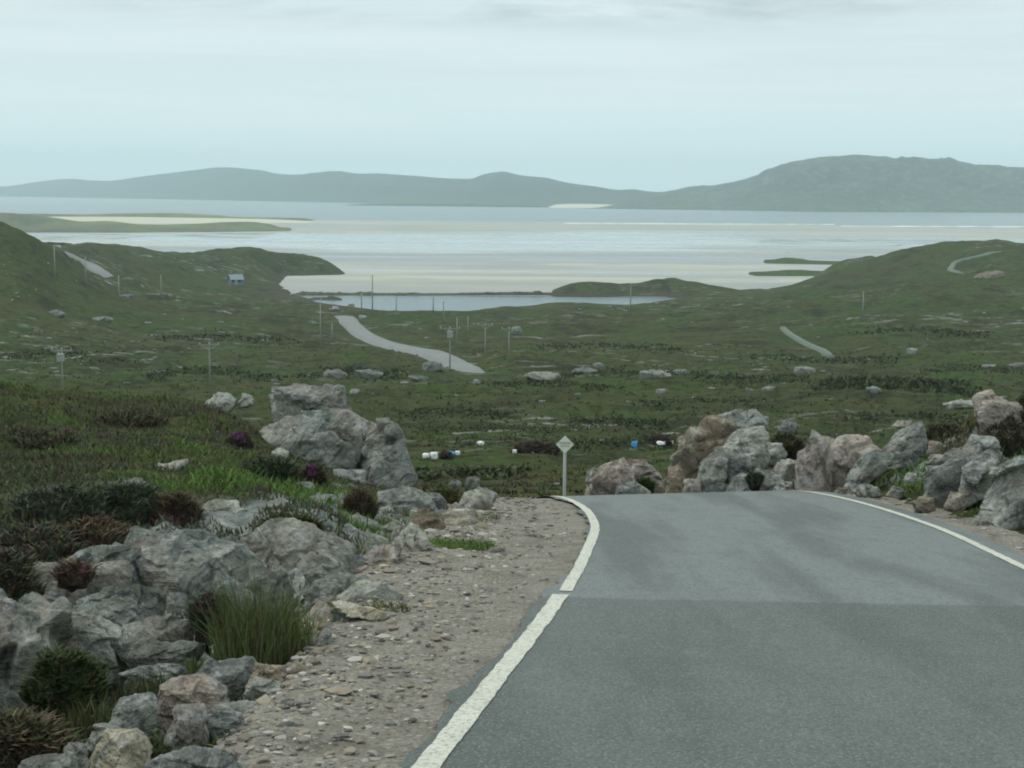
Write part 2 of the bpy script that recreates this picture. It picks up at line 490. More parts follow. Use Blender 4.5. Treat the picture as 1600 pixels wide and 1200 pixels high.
column(1560, [(400, 548), (500, 513), (580, 482), (640, 460), (720, 434), (800, 409), (880, 388), (940, 377), (1040, 'z', 9), (1140, 'z', -3), (1500, 'z', -6)])
column(1600, [(400, 547), (500, 512), (580, 482), (640, 460), (720, 436), (800, 413), (880, 393), (940, 382), (1040, 'z', 8), (1140, 'z', -3), (1500, 'z', -6)])
column(2500, [(400, 545), (500, 505), (580, 470), (640, 440), (720, 410), (800, 385), (880, 360), (940, 345), (1040, 'z', 15), (1240, 'z', -3), (1500, 'z', -6)])


def pchip(xs, ys, x):
    xs = np.asarray(xs, float); ys = np.asarray(ys, float)
    h = np.diff(xs); dl = np.diff(ys) / h
    m = np.zeros(len(xs))
    for k in range(1, len(xs) - 1):
        if dl[k - 1] * dl[k] > 0:
            w1 = 2 * h[k] + h[k - 1]; w2 = h[k] + 2 * h[k - 1]
            m[k] = (w1 + w2) / (w1 / dl[k - 1] + w2 / dl[k])
    m[0] = dl[0]; m[-1] = dl[-1]
    x = np.clip(x, xs[0], xs[-1])
    i = np.clip(np.searchsorted(xs, x) - 1, 0, len(xs) - 2)
    t = (x - xs[i]) / h[i]
    return ((1 + 2 * t) * (1 - t) ** 2 * ys[i] + t * (1 - t) ** 2 * h[i] * m[i] + t * t * (3 - 2 * t) * ys[i + 1] + t * t * (t - 1) * h[i] * m[i + 1])


LD = np.linspace(math.log(45), math.log(D(1500)), 420)
UG = np.arange(-900, 2501, 10.0)
_us = sorted(COLS)
_tab = []
for u in _us:
    ds, zs = zip(*COLS[u])
    _tab.append(pchip(np.log(ds), zs, LD))
_tab = np.array(_tab)
TAB = np.array([pchip(_us, _tab[:, k], UG) for k in range(len(LD))]).T     # (nu, nd)
for _ in range(2):
    TAB[1:-1] = 0.25 * TAB[:-2] + 0.5 * TAB[1:-1] + 0.25 * TAB[2:]


def far_h(x, y):
    r = np.hypot(x, y)
    yy = np.maximum(y, r * 0.75); yy = np.maximum(yy, 1.0)
    u = 800 + FPX * x / np.maximum(yy, 1e-3) / 1.003
    d = np.log(np.clip(yy, 45, D(1499)))
    fu = np.clip((u - UG[0]) / 10.0, 0, len(UG) - 1.001); fd = np.clip((d - LD[0]) / (LD[1] - LD[0]), 0, len(LD) - 1.001)
    i = fu.astype(int); j = fd.astype(int); a = fu - i; b = fd - j
    return (TAB[i, j] * (1 - a) * (1 - b) + TAB[i + 1, j] * a * (1 - b) + TAB[i, j + 1] * (1 - a) * b + TAB[i + 1, j + 1] * a * b)


# ------------------------------------------------------------------ the near road
RC = [(-30, -2.9), (-15, -1.05), (0, 0.80), (5.7, 1.50), (11.1, 2.17), (14.2, 2.46), (16.9, 2.66), (19, 2.68), (21, 2.58), (23, 2.36), (25, 1.95), (28, 0.85), (32, -1.7), (36, -5.2), (42, -11.4), (50, -20.5), (62, -34.0)]
_ry = np.array([p[0] for p in RC], float); _rx = np.array([p[1] for p in RC], float)
RY = np.concatenate([np.arange(-30, 36, 0.2), np.arange(36, 62.01, 0.5)])
RX = pchip(_ry, _rx, RY)
for _ in range(30):
    RX[1:-1] = 0.25 * RX[:-2] + 0.5 * RX[1:-1] + 0.25 * RX[2:]
_t = np.stack([np.gradient(RX), np.gradient(RY)], 1); _t /= np.linalg.norm(_t, axis=1)[:, None]
RN = np.stack([-_t[:, 1], _t[:, 0]], 1)         # points to the left of travel
HW = 1.80                                       # centre to edge line


def road_drop(y):
    return np.interp(y, [-30, 19, 20, 21, 22, 23, 24, 25, 26, 28, 32, 36, 40, 45, 50, 62],
                     [1.4 - 30 * .119, 1.4 + 19 * .119, 3.78, 3.90, 4.025, 4.165, 4.345, 4.59, 4.90, 5.65, 6.95, 7.75, 8.3, 8.85, 9.4, 10.9])


RZ = HC - road_drop(RY)
for _ in range(20):
    RZ[1:-1] = 0.25 * RZ[:-2] + 0.5 * RZ[1:-1] + 0.25 * RZ[2:]


def road_near(x, y):
    """signed distance to the road's centre line (left positive), road height there, its y"""
    x = np.asarray(x, float).ravel(); y = np.asarray(y, float).ravel()
    s = np.full(len(x), 99.0); z = np.zeros(len(x)); ry = np.zeros(len(x))
    idx = np.where((y > -32) & (y < 66) & (np.abs(x) < 46))[0]
    for k in range(0, len(idx), 20000):
        q = idx[k:k + 20000]
        dx = x[q][:, None] - RX[None, :]; dy = y[q][:, None] - RY[None, :]
        j = np.argmin(dx * dx + dy * dy, 1); a = np.arange(len(q))
        lat = dx[a, j] * RN[j, 0] + dy[a, j] * RN[j, 1]
        ln = dx[a, j] * -RN[j, 1] * -1 + 0 * lat
        dist = np.hypot(dx[a, j], dy[a, j])
        s[q] = np.where(dist > np.abs(lat) + 1.0, np.sign(lat) * dist, lat)
        z[q] = RZ[j]; ry[q] = RY[j]
    return s, z, ry


def verge_w(y):
    return np.interp(y, [-10, 3, 5.7, 9, 12, 19, 23, 30], [0.9, 0.75, 0.82, 1.2, 1.55, 1.65, 1.3, 1.0])


def bedrock(x, y, s, ry):
    a = np.abs(s) - HW
    n = fbm2(x / 0.9, y / 1.2, 57, 3)
    left = (s > 0) * smooth(verge_w(ry) + 0.05, verge_w(ry) + 0.25, a) * (1 - smooth(2.6, 3.4, a + 0.4 * n - verge_w(ry))) * smooth(8.2, 9.0, y + 0.3 * n) * (1 - smooth(13.6, 14.6, y + 0.5 * n))
    edge = (s > 0) * smooth(verge_w(ry) + 0.05, verge_w(ry) + 0.25, a) * (1 - smooth(1.2, 1.7, a + 0.3 * n - verge_w(ry))) * smooth(13, 14, y) * (1 - smooth(20, 22, y)) * (n > -0.1)
    right = (s < 0) * smooth(1.0, 1.4, a + 0.3 * n) * (1 - smooth(2.6, 3.4, a + 0.5 * n)) * smooth(15, 16, y) * (1 - smooth(26, 28, y)) * smooth(-0.1, 0.15, n)
    return np.clip(left + edge + right, 0, 1)


FARROADS = []
KNOLLS = ((648, 577, 243, 1.5, 5), (1365, 607, 190, 1.0, 12), (735, 590, 228, 0.25, 8))


def height(x, y, detail=True):
    shp = np.shape(x)
    x = np.asarray(x, float).ravel(); y = np.asarray(y, float).ravel()
    far = far_h(x, y)
    r = np.hypot(x, y)
    if detail:
        am = np.clip((far + 2.5) / 9, 0.12, 1)
        fade = smooth(35, 80, r)
        far = far + am * fade * (0.75 * fbm2(x / 30, y / 22, 3, 3) * smooth(90, 200, r) + 0.9 * (fbm2(x / 17, y / 28, 45, 4)) * smooth(300, 520, r) + 0.42 * fbm2(x / 9.0, y / 7.0, 11, 3) - 0.55 * np.clip(1 - np.abs(fbm2(x / 24, y / 11, 15, 2)) * 5, 0, 1) + 0.10 * fbm2(x / 1.7, y / 1.7, 21, 2))
    s, rz, ry = road_near(x, y)
    left = x < np.interp(y, RY, RX)
    TL = HC - np.interp(y, [-30, 0, 4, 5.5, 7, 8.5, 10, 11.5, 12.5, 14, 16, 20, 25, 30], [-1.5, 1.5, 1.97, 2.25, 2.5, 2.75, 2.95, 3.0, 2.85, 2.76, 2.83, 3.0, 3.28, 3.6]) + 0.03 * np.clip(-x - 4, 0, 30)
    TR = HC - (3.2 + 0.010 * (y - 17)) + 0.06 * np.clip(x - 5.5, 0, 40)
    TR = np.where(y < 15, HC - (1.35 + .119 * y) + 0.06 * np.clip(x - 5, 0, 40), TR)
    near = np.where(left, TL, TR)
    if detail:
        near = near + 0.10 * fbm2(x / 1.3, y / 1.3, 31, 4) + 0.12 * noise2(x / 3.1, y / 3.1, 37)
    w = np.where(left, smooth(25.5, 37, y + 0.25 * (x + 4)), smooth(23.5, 32, y - 0.25 * np.clip(x - 3, 0, 8)))
    g = near * (1 - w) + far * w
    # the corridor of the road
    a = np.abs(s) - HW
    vw = np.where(s > 0, verge_w(ry), 0.75)
    rw = np.where(s > 0, 0.75 + 3.0 * smooth(13.0, 17.5, ry), 0.8 + 2.6 * smooth(12, 17, ry))
    k = np.clip((a - vw + 0.05) / rw, 0, 1)
    k = np.where(s > 0, k * k * (3 - 2 * k), 1 - (1 - k) ** 1.6)
    dit = np.where(s > 0, 0.22 * np.exp(-((a - vw - 0.45) / 0.35) ** 2) * smooth(4, 7, ry) * (1 - smooth(11, 14, ry)), 0)
    g = np.where(np.abs(s) < 60, (rz - 0.07) * (1 - k) + g * k - dit, g)
    for (fx, fy, fz, hw) in FARROADS:
        q = np.where((y > fy.min() - 20) & (y < fy.max() + 20) & (x > fx.min() - 20) & (x < fx.max() + 20))[0]
        for c in range(0, len(q), 8000):
            i = q[c:c + 8000]
            d2 = (x[i][:, None] - fx[None]) ** 2 + (y[i][:, None] - fy[None]) ** 2
            j = np.argmin(d2, 1); dd = np.sqrt(d2[np.arange(len(i)), j])
            kk = smooth(hw + 2.2, hw + 9.0, dd)
            g[i] = (fz[j] - 0.6) * (1 - kk) + g[i] * kk
    if detail:
        bz = bedrock(x, y, s, ry)
        g = g + bz * (0.10 * (0.6 - np.abs(fbm2(x / 0.55, y / 0.8, 51, 4))) + 0.05 * fbm2(x / 0.2, y / 0.2, 55, 2))
    # knolls and brows in front of the far road
    for (u, v, ky, amp, rad) in KNOLLS:
        p = P(u, v, ky)
        g = g + amp * np.exp(-(((x - p[0]) / rad) ** 2 + ((y - p[1]) / (rad * 1.3)) ** 2))
    return g.reshape(shp)


def hgt(x, y): return float(height(np.array([x]), np.array([y]))[0])


def hit(u, v, y0=28.0, y1=1000.0):
    """where the sight line through the photo's pixel first meets the ground"""
    ys = np.exp(np.linspace(math.log(y0), math.log(y1), 900))
    d = ray(u, v); t = ys / d[1]
    pts = C0[None] + d[None] * t[:, None]
    g = height(pts[:, 0], pts[:, 1])
    k = np.where(g >= pts[:, 2])[0]
    if len(k) == 0: return None
    k = k[0]
    if k == 0: return pts[0]
    a0 = pts[k - 1][2] - g[k - 1]; a1 = pts[k][2] - g[k]
    w = a0 / (a0 - a1 + 1e-9)
    p = pts[k - 1] * (1 - w) + pts[k] * w
    return p


# the far roads and paths: their lines first, as the ground is levelled under them
ROADS = []


def plan(name, pix, width, mat, label, cat, lift, w_end=None):
    pts = np.array([p for p in (hit(u, v, 60) for u, v in pix) if p is not None])
    L = np.concatenate([[0], np.cumsum(np.linalg.norm(np.diff(pts[:, :2], axis=0), axis=1))])
    n = max(8, int(L[-1] / 2.0))
    t = np.linspace(0, L[-1], n)
    x = pchip(L, pts[:, 0], t); y = pchip(L, pts[:, 1], t); z = pchip(L, pts[:, 2], t)
    for a in (x, y, z):
        for _ in range(5): a[1:-1] = .25 * a[:-2] + .5 * a[1:-1] + .25 * a[2:]
    ROADS.append((name, x, y, z, np.linspace(width, w_end or width, n), mat, label, cat, lift))


plan('far_road', [(748, 583), (728, 574), (708, 564), (680, 551), (650, 545), (620, 539), (594, 532), (573, 523), (557, 511), (546, 501), (538, 493), (524, 487)], 3.9, M_FARROAD, 'pale road winding down the moor towards the lagoon', 'road', 0.0, 3.9)
plan('hill_road', [(86, 381), (105, 393), (130, 408), (155, 422), (178, 433)], 3.6, M_FARROAD, 'straight pale road climbing the green slope at far left', 'road', 0.0)
plan('path', [(1220, 507), (1235, 520), (1255, 532), (1275, 541), (1290, 548), (1300, 556)], 1.1, M_TRACK, 'pale winding path down the right hand moor', 'path', 0.0)
plan('hill_track', [(1520, 430), (1500, 424), (1488, 415), (1495, 407), (1530, 399), (1552, 393), (1572, 388)], 1.7, M_TRACK, 'pale track looping over the far right headland', 'track', 0.0)
FARROADS = [(r[1], r[2], r[3], r[4].max() / 2) for r in ROADS]

# ------------------------------------------------------------------ build the ground sheet
def build_ground():
    th = np.concatenate([np.arange(-180, -60, 5.0), np.arange(-60, -22, 0.5), np.arange(-22, 22, 0.085), np.arange(22, 60, 0.5), np.arange(60, 180, 5.0)])
    th = np.radians(th)
    r = np.concatenate([[0.4, 0.8, 1.2, 1.6], np.exp(np.arange(math.log(2.0), math.log(1075), 0.0085))])
    X = r[:, None] * np.sin(th)[None]; Y = r[:, None] * np.cos(th)[None]
    Z = height(X, Y)
    V = np.stack([X, Y, Z], -1).reshape(-1, 3)
    F = grid_faces(len(r), len(th), True)
    Fl = F[:, ::-1]
    me = np_mesh('moorland', V, Fl)
    rad = np.hypot(V[:, 0], V[:, 1])
    at = me.attributes.new('rocky', 'FLOAT', 'POINT')
    at.data.foreach_set('value', (smooth(60, 150, rad)).astype(np.float32))
    q = np.where(rad < 36)[0]
    bd = np.zeros(len(V)); s_, rz_, ry_ = road_near(V[q, 0], V[q, 1])
    bd[q] = bedrock(V[q, 0], V[q, 1], s_, ry_)
    at = me.attributes.new('bedrock', 'FLOAT', 'POINT')
    at.data.foreach_set('value', bd.astype(np.float32))
    at = me.attributes.new('shore', 'FLOAT', 'POINT')
    sh = (1 - smooth(0.2, 1.5, V[:, 2] + 0.9 * fbm2(V[:, 0] / 9, V[:, 1] / 9, 5, 3))) * (rad > 300)
    at.data.foreach_set('value', sh.astype(np.float32))
    o = link('moorland', me, M_MOOR)
    tag(o, 'rough brown and green moorland running down to the bay', 'moorland', kind='structure')
    return o


build_ground()


# ------------------------------------------------------------------ road, lines, verges
def ribbon(name, y0, y1, s_a, s_b, dz, mat, nlat=8, step=1, zfun=None, rag=0.0, seed=0):
    """strip along the road between signed offsets s_a > s_b (left positive)"""
    k = np.where((RY >= y0 - 1e-6) & (RY <= y1 + 1e-6))[0]
    V = []
    for i in k:
        a = s_a(RY[i]) if callable(s_a) else s_a
        b = s_b(RY[i]) if callable(s_b) else s_b
        if rag: a = a + rag * float(fbm2(RY[i] * 1.7, 3.3, seed, 3))
        for j in range(nlat + 1):
            s = a + (b - a) * j / nlat
            x = RX[i] + RN[i, 0] * s; y = RY[i] + RN[i, 1] * s
            V.append((x, y, RZ[i] + dz))
    V = np.array(V)
    if zfun is not None: V[:, 2] = zfun(V)
    me = np_mesh(name, V, grid_faces(len(k), nlat + 1)[:, ::-1])
    return link(name, me, mat)


o = ribbon('road', -30, 62, lambda y: HW + 0.095 + 0.05 * float(fbm2(y * 1.3, 1.0, 5, 3)) + 0.035 * float(noise2(y * 3.7, 1.0, 6)) - 0.12 * max(0, float(noise2(y * 0.8, 4.0, 9))), -HW - 0.22, 0.0, M_ASPH, 10)
tag(o, 'grey single track asphalt road dropping over a crest', 'road', kind='structure')


def edge_line(y0, y1, side, off, w, label, seed):
    k = np.where((RY >= y0) & (RY <= y1))[0]
    yy = np.arange(y0, y1, 0.04)
    xs = np.interp(yy, RY, RX); zs = np.interp(yy, RY, RZ); nx = np.interp(yy, RY, RN[:, 0]); ny = np.interp(yy, RY, RN[:, 1])
    V = []
    c = side * (HW + off)
    for i in range(len(yy)):
        e1 = 0.0045 * float(fbm2(yy[i] * 6, 2.0, seed, 3)); e2 = 0.0045 * float(fbm2(yy[i] * 6, 7.0, seed + 3, 3))
        for s in (c + w / 2 + e1, c + w / 6, c - w / 6, c - w / 2 + e2):
            V.append((xs[i] + nx[i] * s, yy[i] + ny[i] * s, zs[i] + 0.005))
    o = link('edge_line', np_mesh('edge_line', V, grid_faces(len(yy), 4)[:, ::-1]), M_PAINT)
    tag(o, label, 'road marking', 'white edge lines of the road', 'structure')


edge_line(-6, 10.75, 1, 0.0, 0.102, 'nearer worn white line along the left edge of the road', 2)
edge_line(10.92, 40, 1, -0.015, 0.092, 'farther white line curving left over the crest', 5)
edge_line(-6, 40, -1, -0.02, 0.085, 'white line along the right edge of the road', 8)


def vz(V):
    g = np.interp(V[:, 1], RY, RZ)
    s, rz, ry = road_near(V[:, 0], V[:, 1])
    a = np.abs(s) - HW
    vw = np.where(s > 0, verge_w(ry), 0.75)
    outer = smooth(vw - 0.15, vw + 0.35, a)
    z = rz - 0.012 + 0.035 * fbm2(V[:, 0] / 0.45, V[:, 1] / 0.45, 41, 4) * smooth(0.12, 0.5, a) - 0.015
    return z * (1 - outer) + (height(V[:, 0], V[:, 1]) - 0.02) * outer


o = ribbon('verge', -6, 34, lambda y: HW + float(verge_w(y)) + 0.35, HW + 0.02, 0, M_GRAV, 26, zfun=vz)
tag(o, 'stony gravel verge left of the road', 'verge', kind='structure')
o = ribbon('verge', -6, 34, -HW - 0.12, -HW - 1.15, 0, M_GRAV, 14, zfun=vz)
tag(o, 'narrow brown gritty verge right of the road', 'verge', kind='structure')


# draped ribbons far off
for (name, x, y, z, wid, mat, label, cat, lift) in ROADS:
    n = len(x)
    tx = np.gradient(x); ty = np.gradient(y); q = np.hypot(tx, ty); nx = -ty / q; ny = tx / q
    kz = min(6, n // 4); z = z.copy(); z[:kz] -= np.linspace(1.6, 0, kz) ** 1.5; z[-kz:] -= np.linspace(0, 1.0, kz) ** 1.5
    V = []
    for i in range(n):
        for j in range(7):
            e = 0.03 * float(noise2(i * 0.2, j * 9.0, 77)) if j in (0, 6) else 0
            sft = ((-0.72, -0.5, -0.25, 0, 0.25, 0.5, 0.72)[j] + e) * wid[i]
            V.append((x[i] + nx[i] * sft, y[i] + ny[i] * sft, z[i] + lift - (0.75 if j in (0, 6) else 0)))
    o = link(name, np_mesh(name, V, grid_faces(n, 7)), mat)
    tag(o, label, cat, kind='structure')


# ------------------------------------------------------------------ sea, sand, hills
def flat(name, pts, z, mat):
    V = [(x, y, z) for x, y in pts]
    return link(name, np_mesh(name, V, np.array([list(range(len(pts)))])), mat)


o = flat('sea', [(-4600, 400), (4600, 400), (4600, 11500), (-4600, 11500)], 0.0, M_SEA)
tag(o, 'grey blue sea and lagoon around the sands', 'sea', kind='structure')
sand_edge = [(-900, 345), (0, 345), (485, 344), (800, 346), (1000, 348), (1250, 352), (1450, 355), (1600, 357), (2500, 366)]


def strip_mesh(name, near, far, z, mat, n=120, m=6):
    us = np.linspace(near[0][0], near[-1][0], n)
    yn = np.interp(us, [a for a, _ in near], [b for _, b in near]); yf = np.interp(us, [a for a, _ in far], [b for _, b in far])
    V = []
    for j in range(m):
        for i in range(n):
            y = 1 / ((1 / yn[i]) * (1 - j / (m - 1)) + (1 / yf[i]) * j / (m - 1))
            V.append((y * (us[i] - CX) / FPX, y + (6 * math.sin(i * 1.3) if j == m - 1 else 0), z))
    return link(name, np_mesh(name, V, grid_faces(m, n)), mat)


SHORE_Y = ywater(650, 462)
o = strip_mesh('tidal_sand', [(-1500, SHORE_Y), (3100, SHORE_Y)], [(-1500, ywater(0, 346))] + [(u, ywater(u, v)) for u, v in sand_edge] + [(3100, ywater(1600, 360))], 0.12, M_SAND)
tag(o, 'wide pale tidal sands with wet streaks', 'sand', kind='structure')
for (u0, u1, v, th, lb) in ((1310, 1720, 353.5, 7, 'bright white surf line at the right edge of the sands'), (880, 1300, 349.3, 4, 'thin broken surf along the middle of the sands')):
    us = np.linspace(u0, u1, 160); V = []
    for j in (0, 1):
        for i, u in enumerate(us):
            y = ywater(u, v + (u - u0) * 0.0042) + (6 + th * 2.2 * (0.5 + 0.7 * float(noise2(u / 14, 2, 3)))) * (1 if j else -1)
            V.append((y * (u - CX) / FPX, y, 0.22 + 0.2 * j))
    o = link('surf', np_mesh('surf', V, grid_faces(2, 160)), M_FOAM)
    tag(o, lb, 'surf', 'lines of surf', 'structure')


def landform(name, sky, base, mat, back=1.35, ridge=0.55, nu=260, nt=36, rough=0.12, nscale=250.0, seed=0, zadd=0.0, conv=0.85):
    """solid landform: shore distances base [(u, y)], skyline [(u, v)], ridge lying a share of the depth behind the shore"""
    us = np.linspace(sky[0][0], sky[-1][0], nu)
    vs = pchip([a for a, _ in sky], [b for _, b in sky], us)
    yb = np.interp(us, [a for a, _ in base], [b for _, b in base])
    ts = np.concatenate([np.linspace(0, 1, nt), np.linspace(1, 2, nt // 2)[1:]])
    V = []
    for t in ts:
        for i, u in enumerate(us):
            yr = yb[i] * (1 + ridge)
            pr = P(u, vs[i], yr)
            zr = max(pr[2], 0.05)
            tt = t if t <= 1 else 1 + (t - 1) * back
            y = yb[i] + (yr - yb[i]) * tt
            x = pr[0] * y / yr
            sh = (t ** conv) if t <= 1 else (1 - (t - 1)) ** 1.2
            sh = sh if t > 1 else sh * 0.75 + 0.25 * (3 * t * t - 2 * t ** 3)
            V.append((x, y, zr * sh))
    V = np.array(V)
    T = np.repeat(ts, nu)
    nz = fbm2(V[:, 0] / nscale, V[:, 1] / nscale, seed, 5, 0.55)
    V[:, 2] += rough * np.maximum(V[:, 2], 0.3) * nz * np.where(T <= 1, (np.sin(np.pi * np.clip(T, 0, 1)) + 0.12), 0.5)
    V[T == 0, 2] = -0.4; V[T == 2, 2] = -0.5
    return link(name, np_mesh(name, V, grid_faces(len(ts), nu)), mat)


M_HL = mat_hill('far_hill', (0.028, 0.040, 0.028), (0.07, 0.08, 0.075), 0.6, 1)
M_HR = mat_hill('near_hill', (0.036, 0.056, 0.028), (0.16, 0.16, 0.155), 0.6, 2)
M_DUNE = mat_hill('dune_grass', (0.115, 0.118, 0.088), (0.18, 0.17, 0.125), 0.6, 3)
M_SPIT = mat_hill('spit_turf', (0.040, 0.048, 0.025), (0.06, 0.05, 0.038), 0.8, 4)
M_SHORE = mat_hill('shore_rock', (0.075, 0.065, 0.055), (0.13, 0.125, 0.115), 0.5, 5)
M_BEACH = plain('far_beach_sand', (0.52, 0.49, 0.39), 0.9, 0.1, 0.06, 0.01)

skyL = [(-330, 287), (-150, 284), (0, 291), (60, 284), (110, 279), (170, 283), (230, 275), (300, 266), (350, 261.5), (400, 265), (450, 273), (490, 271), (530, 268), (560, 271), (590, 270), (650, 274), (735, 280), (755, 273), (785, 268.5), (815, 274), (850, 277), (880, 284), (940, 293), (968, 297), (985, 296), (1010, 299), (1040, 302), (1065, 308), (1090, 316), (1105, 321), (1130, 325)]
baseL = [(-330, ywater(0, 307)), (0, ywater(0, 307)), (300, ywater(300, 312)), (560, ywater(560, 317)), (800, ywater(800, 321)), (900, ywater(900, 322.5)), (1130, ywater(1000, 324))]
o = landform('hill', skyL, baseL, M_HL, ridge=0.16, seed=3, nscale=420, rough=0.22)
tag(o, 'long hazy blue green island ridge on the left horizon', 'hill', kind='structure')
skyR = [(900, 326), (930, 319), (960, 311), (1000, 304), (1040, 300.5), (1100, 293), (1150, 283), (1200, 266), (1250, 251), (1300, 243), (1330, 240.5), (1380, 243), (1400, 247), (1440, 248), (1480, 252), (1530, 260), (1560, 258), (1600, 258), (1750, 268), (1950, 290)]
baseR = [(900, ywater(950, 326)), (1000, ywater(1000, 327)), (1300, ywater(1300, 331)), (1600, ywater(1600, 332.5)), (1950, ywater(1600, 332.5))]
o = landform('hill', skyR, baseR, M_HR, ridge=0.24, seed=8, nscale=190, rough=0.32, nu=400, nt=60)
tag(o, 'broad rocky island hill on the right horizon', 'hill', kind='structure')
o = landform('beach', [(855, 324), (870, 319.5), (900, 318.5), (940, 319), (970, 321), (1000, 323), (1020, 325.5)], [(855, ywater(860, 324.5)), (1020, ywater(1010, 326))], M_BEACH, ridge=0.03, seed=4, nscale=300, rough=0.02, nu=80, nt=10)
tag(o, 'bright white beach at the foot of the far hills', 'beach', kind='structure')
o = landform('skerry', [(540, 320.5), (570, 318.5), (640, 318), (720, 319), (790, 320), (850, 322), (880, 323.5)], [(540, ywater(600, 321.5)), (880, ywater(800, 324))], M_HL, ridge=0.03, seed=14, nscale=60, rough=0.2, nu=120, nt=10)
tag(o, 'low dark skerry line below the left island ridge', 'skerry', kind='structure')
# dunes of the left shore
o = landform('dune', [(-500, 322), (-200, 328), (0, 333), (60, 334), (120, 335), (200, 333.5), (260, 333), (320, 335), (380, 339), (440, 340), (478, 341), (490, 344.5)], [(-500, ywater(0, 346)), (490, ywater(490, 345.5))], M_DUNE, ridge=0.03, seed=21, nscale=30, rough=0.25, nu=220, nt=14, conv=0.5)
tag(o, 'thin grassy dune strip along the outer left shore', 'dune', kind='structure')
o = landform('dune', [(-500, 318), (-200, 326), (0, 332), (50, 336), (90, 341), (130, 346), (165, 345), (210, 349), (250, 351), (300, 350), (350, 347), (390, 346.5), (420, 350), (445, 357), (478, 361)], [(-500, ywater(0, 366)), (200, ywater(200, 364)), (478, ywater(470, 361.5))], M_DUNE, ridge=0.05, seed=25, nscale=40, rough=0.3, nu=220, nt=16, conv=0.5)
tag(o, 'green dune spit in front of the outer left shore', 'dune', kind='structure')
o = landform('sand_bank', [(20, 341), (90, 338.5), (200, 339), (300, 340.5), (400, 342), (490, 345.5)], [(20, ywater(20, 352)), (490, ywater(490, 348))], M_BEACH, ridge=0.02, seed=4, nscale=300, rough=0.02, nu=80, nt=10)
tag(o, 'white sand bank between the two left dunes', 'sand bank', kind='structure')
# spits on the right of the sands
o = landform('islet', [(1150, 431.5), (1175, 427), (1200, 426), (1225, 422), (1250, 421.5), (1275, 424), (1300, 430)], [(1150, ywater(1150, 432.5)), (1300, ywater(1300, 432))], M_SPIT, ridge=0.035, seed=31, nscale=14, rough=0.3, nu=120, nt=14, conv=0.5)
tag(o, 'lower turf and rock spit reaching into the sands from right', 'islet', kind='structure')
o = landform('islet', [(1183, 411), (1205, 406), (1230, 402.5), (1250, 404), (1275, 408), (1300, 409), (1340, 411)], [(1183, ywater(1183, 412)), (1340, ywater(1340, 415))], M_SPIT, ridge=0.03, seed=33, nscale=16, rough=0.3, nu=120, nt=14, conv=0.5)
tag(o, 'upper turf and rock spit reaching into the sands from right', 'islet', kind='structure')
for (pts, lb) in (([(455, 459), (480, 456.5), (520, 457), (600, 457.5), (700, 458), (760, 456.5), (800, 456), (830, 456), (862, 457), (885, 461)], 'long low dark stone causeway across the mouth of the lagoon'),
                  ([(478, 467), (492, 464.5), (510, 465), (525, 464), (535, 467.5)], 'short dark rock reef in the lagoon by its left shore')):
    v0 = pts[0][1] + 2.5 if len(pts) > 6 else 468.5
    cw = landform('stone_causeway' if len(pts) > 6 else 'rock_reef', pts, [(pts[0][0], ywater(pts[0][0], v0)), (pts[-1][0], ywater(pts[-1][0], v0 + 0.8))], M_SHORE, ridge=0.006, seed=41, nscale=2.5, rough=0.8, nu=420, nt=10, conv=0.4)
    tag(cw, lb, 'causeway' if len(pts) > 6 else 'reef')

# ------------------------------------------------------------------ rocks
_ico = {}


def ico(sub):
    if sub not in _ico:
        bm = bmesh.new(); bmesh.ops.create_icosphere(bm, subdivisions=sub, radius=1.0)
        V = np.array([v.co[:] for v in bm.verts]); F = np.array([[v.index for v in f.verts] for f in bm.faces]); bm.free()
        _ico[sub] = (V / np.linalg.norm(V, axis=1)[:, None], F)
    return _ico[sub]


def hull2(pts):
    pts = sorted(set(map(tuple, pts)))
    def half(p):
        h = []
        for q in p:
            while len(h) > 1 and (h[-1][0] - h[-2][0]) * (q[1] - h[-2][1]) - (h[-1][1] - h[-2][1]) * (q[0] - h[-2][0]) <= 0: h.pop()
            h.append(q)
        return h
    a = half(pts); b = half(pts[::-1])
    return a[:-1] + b[:-1]


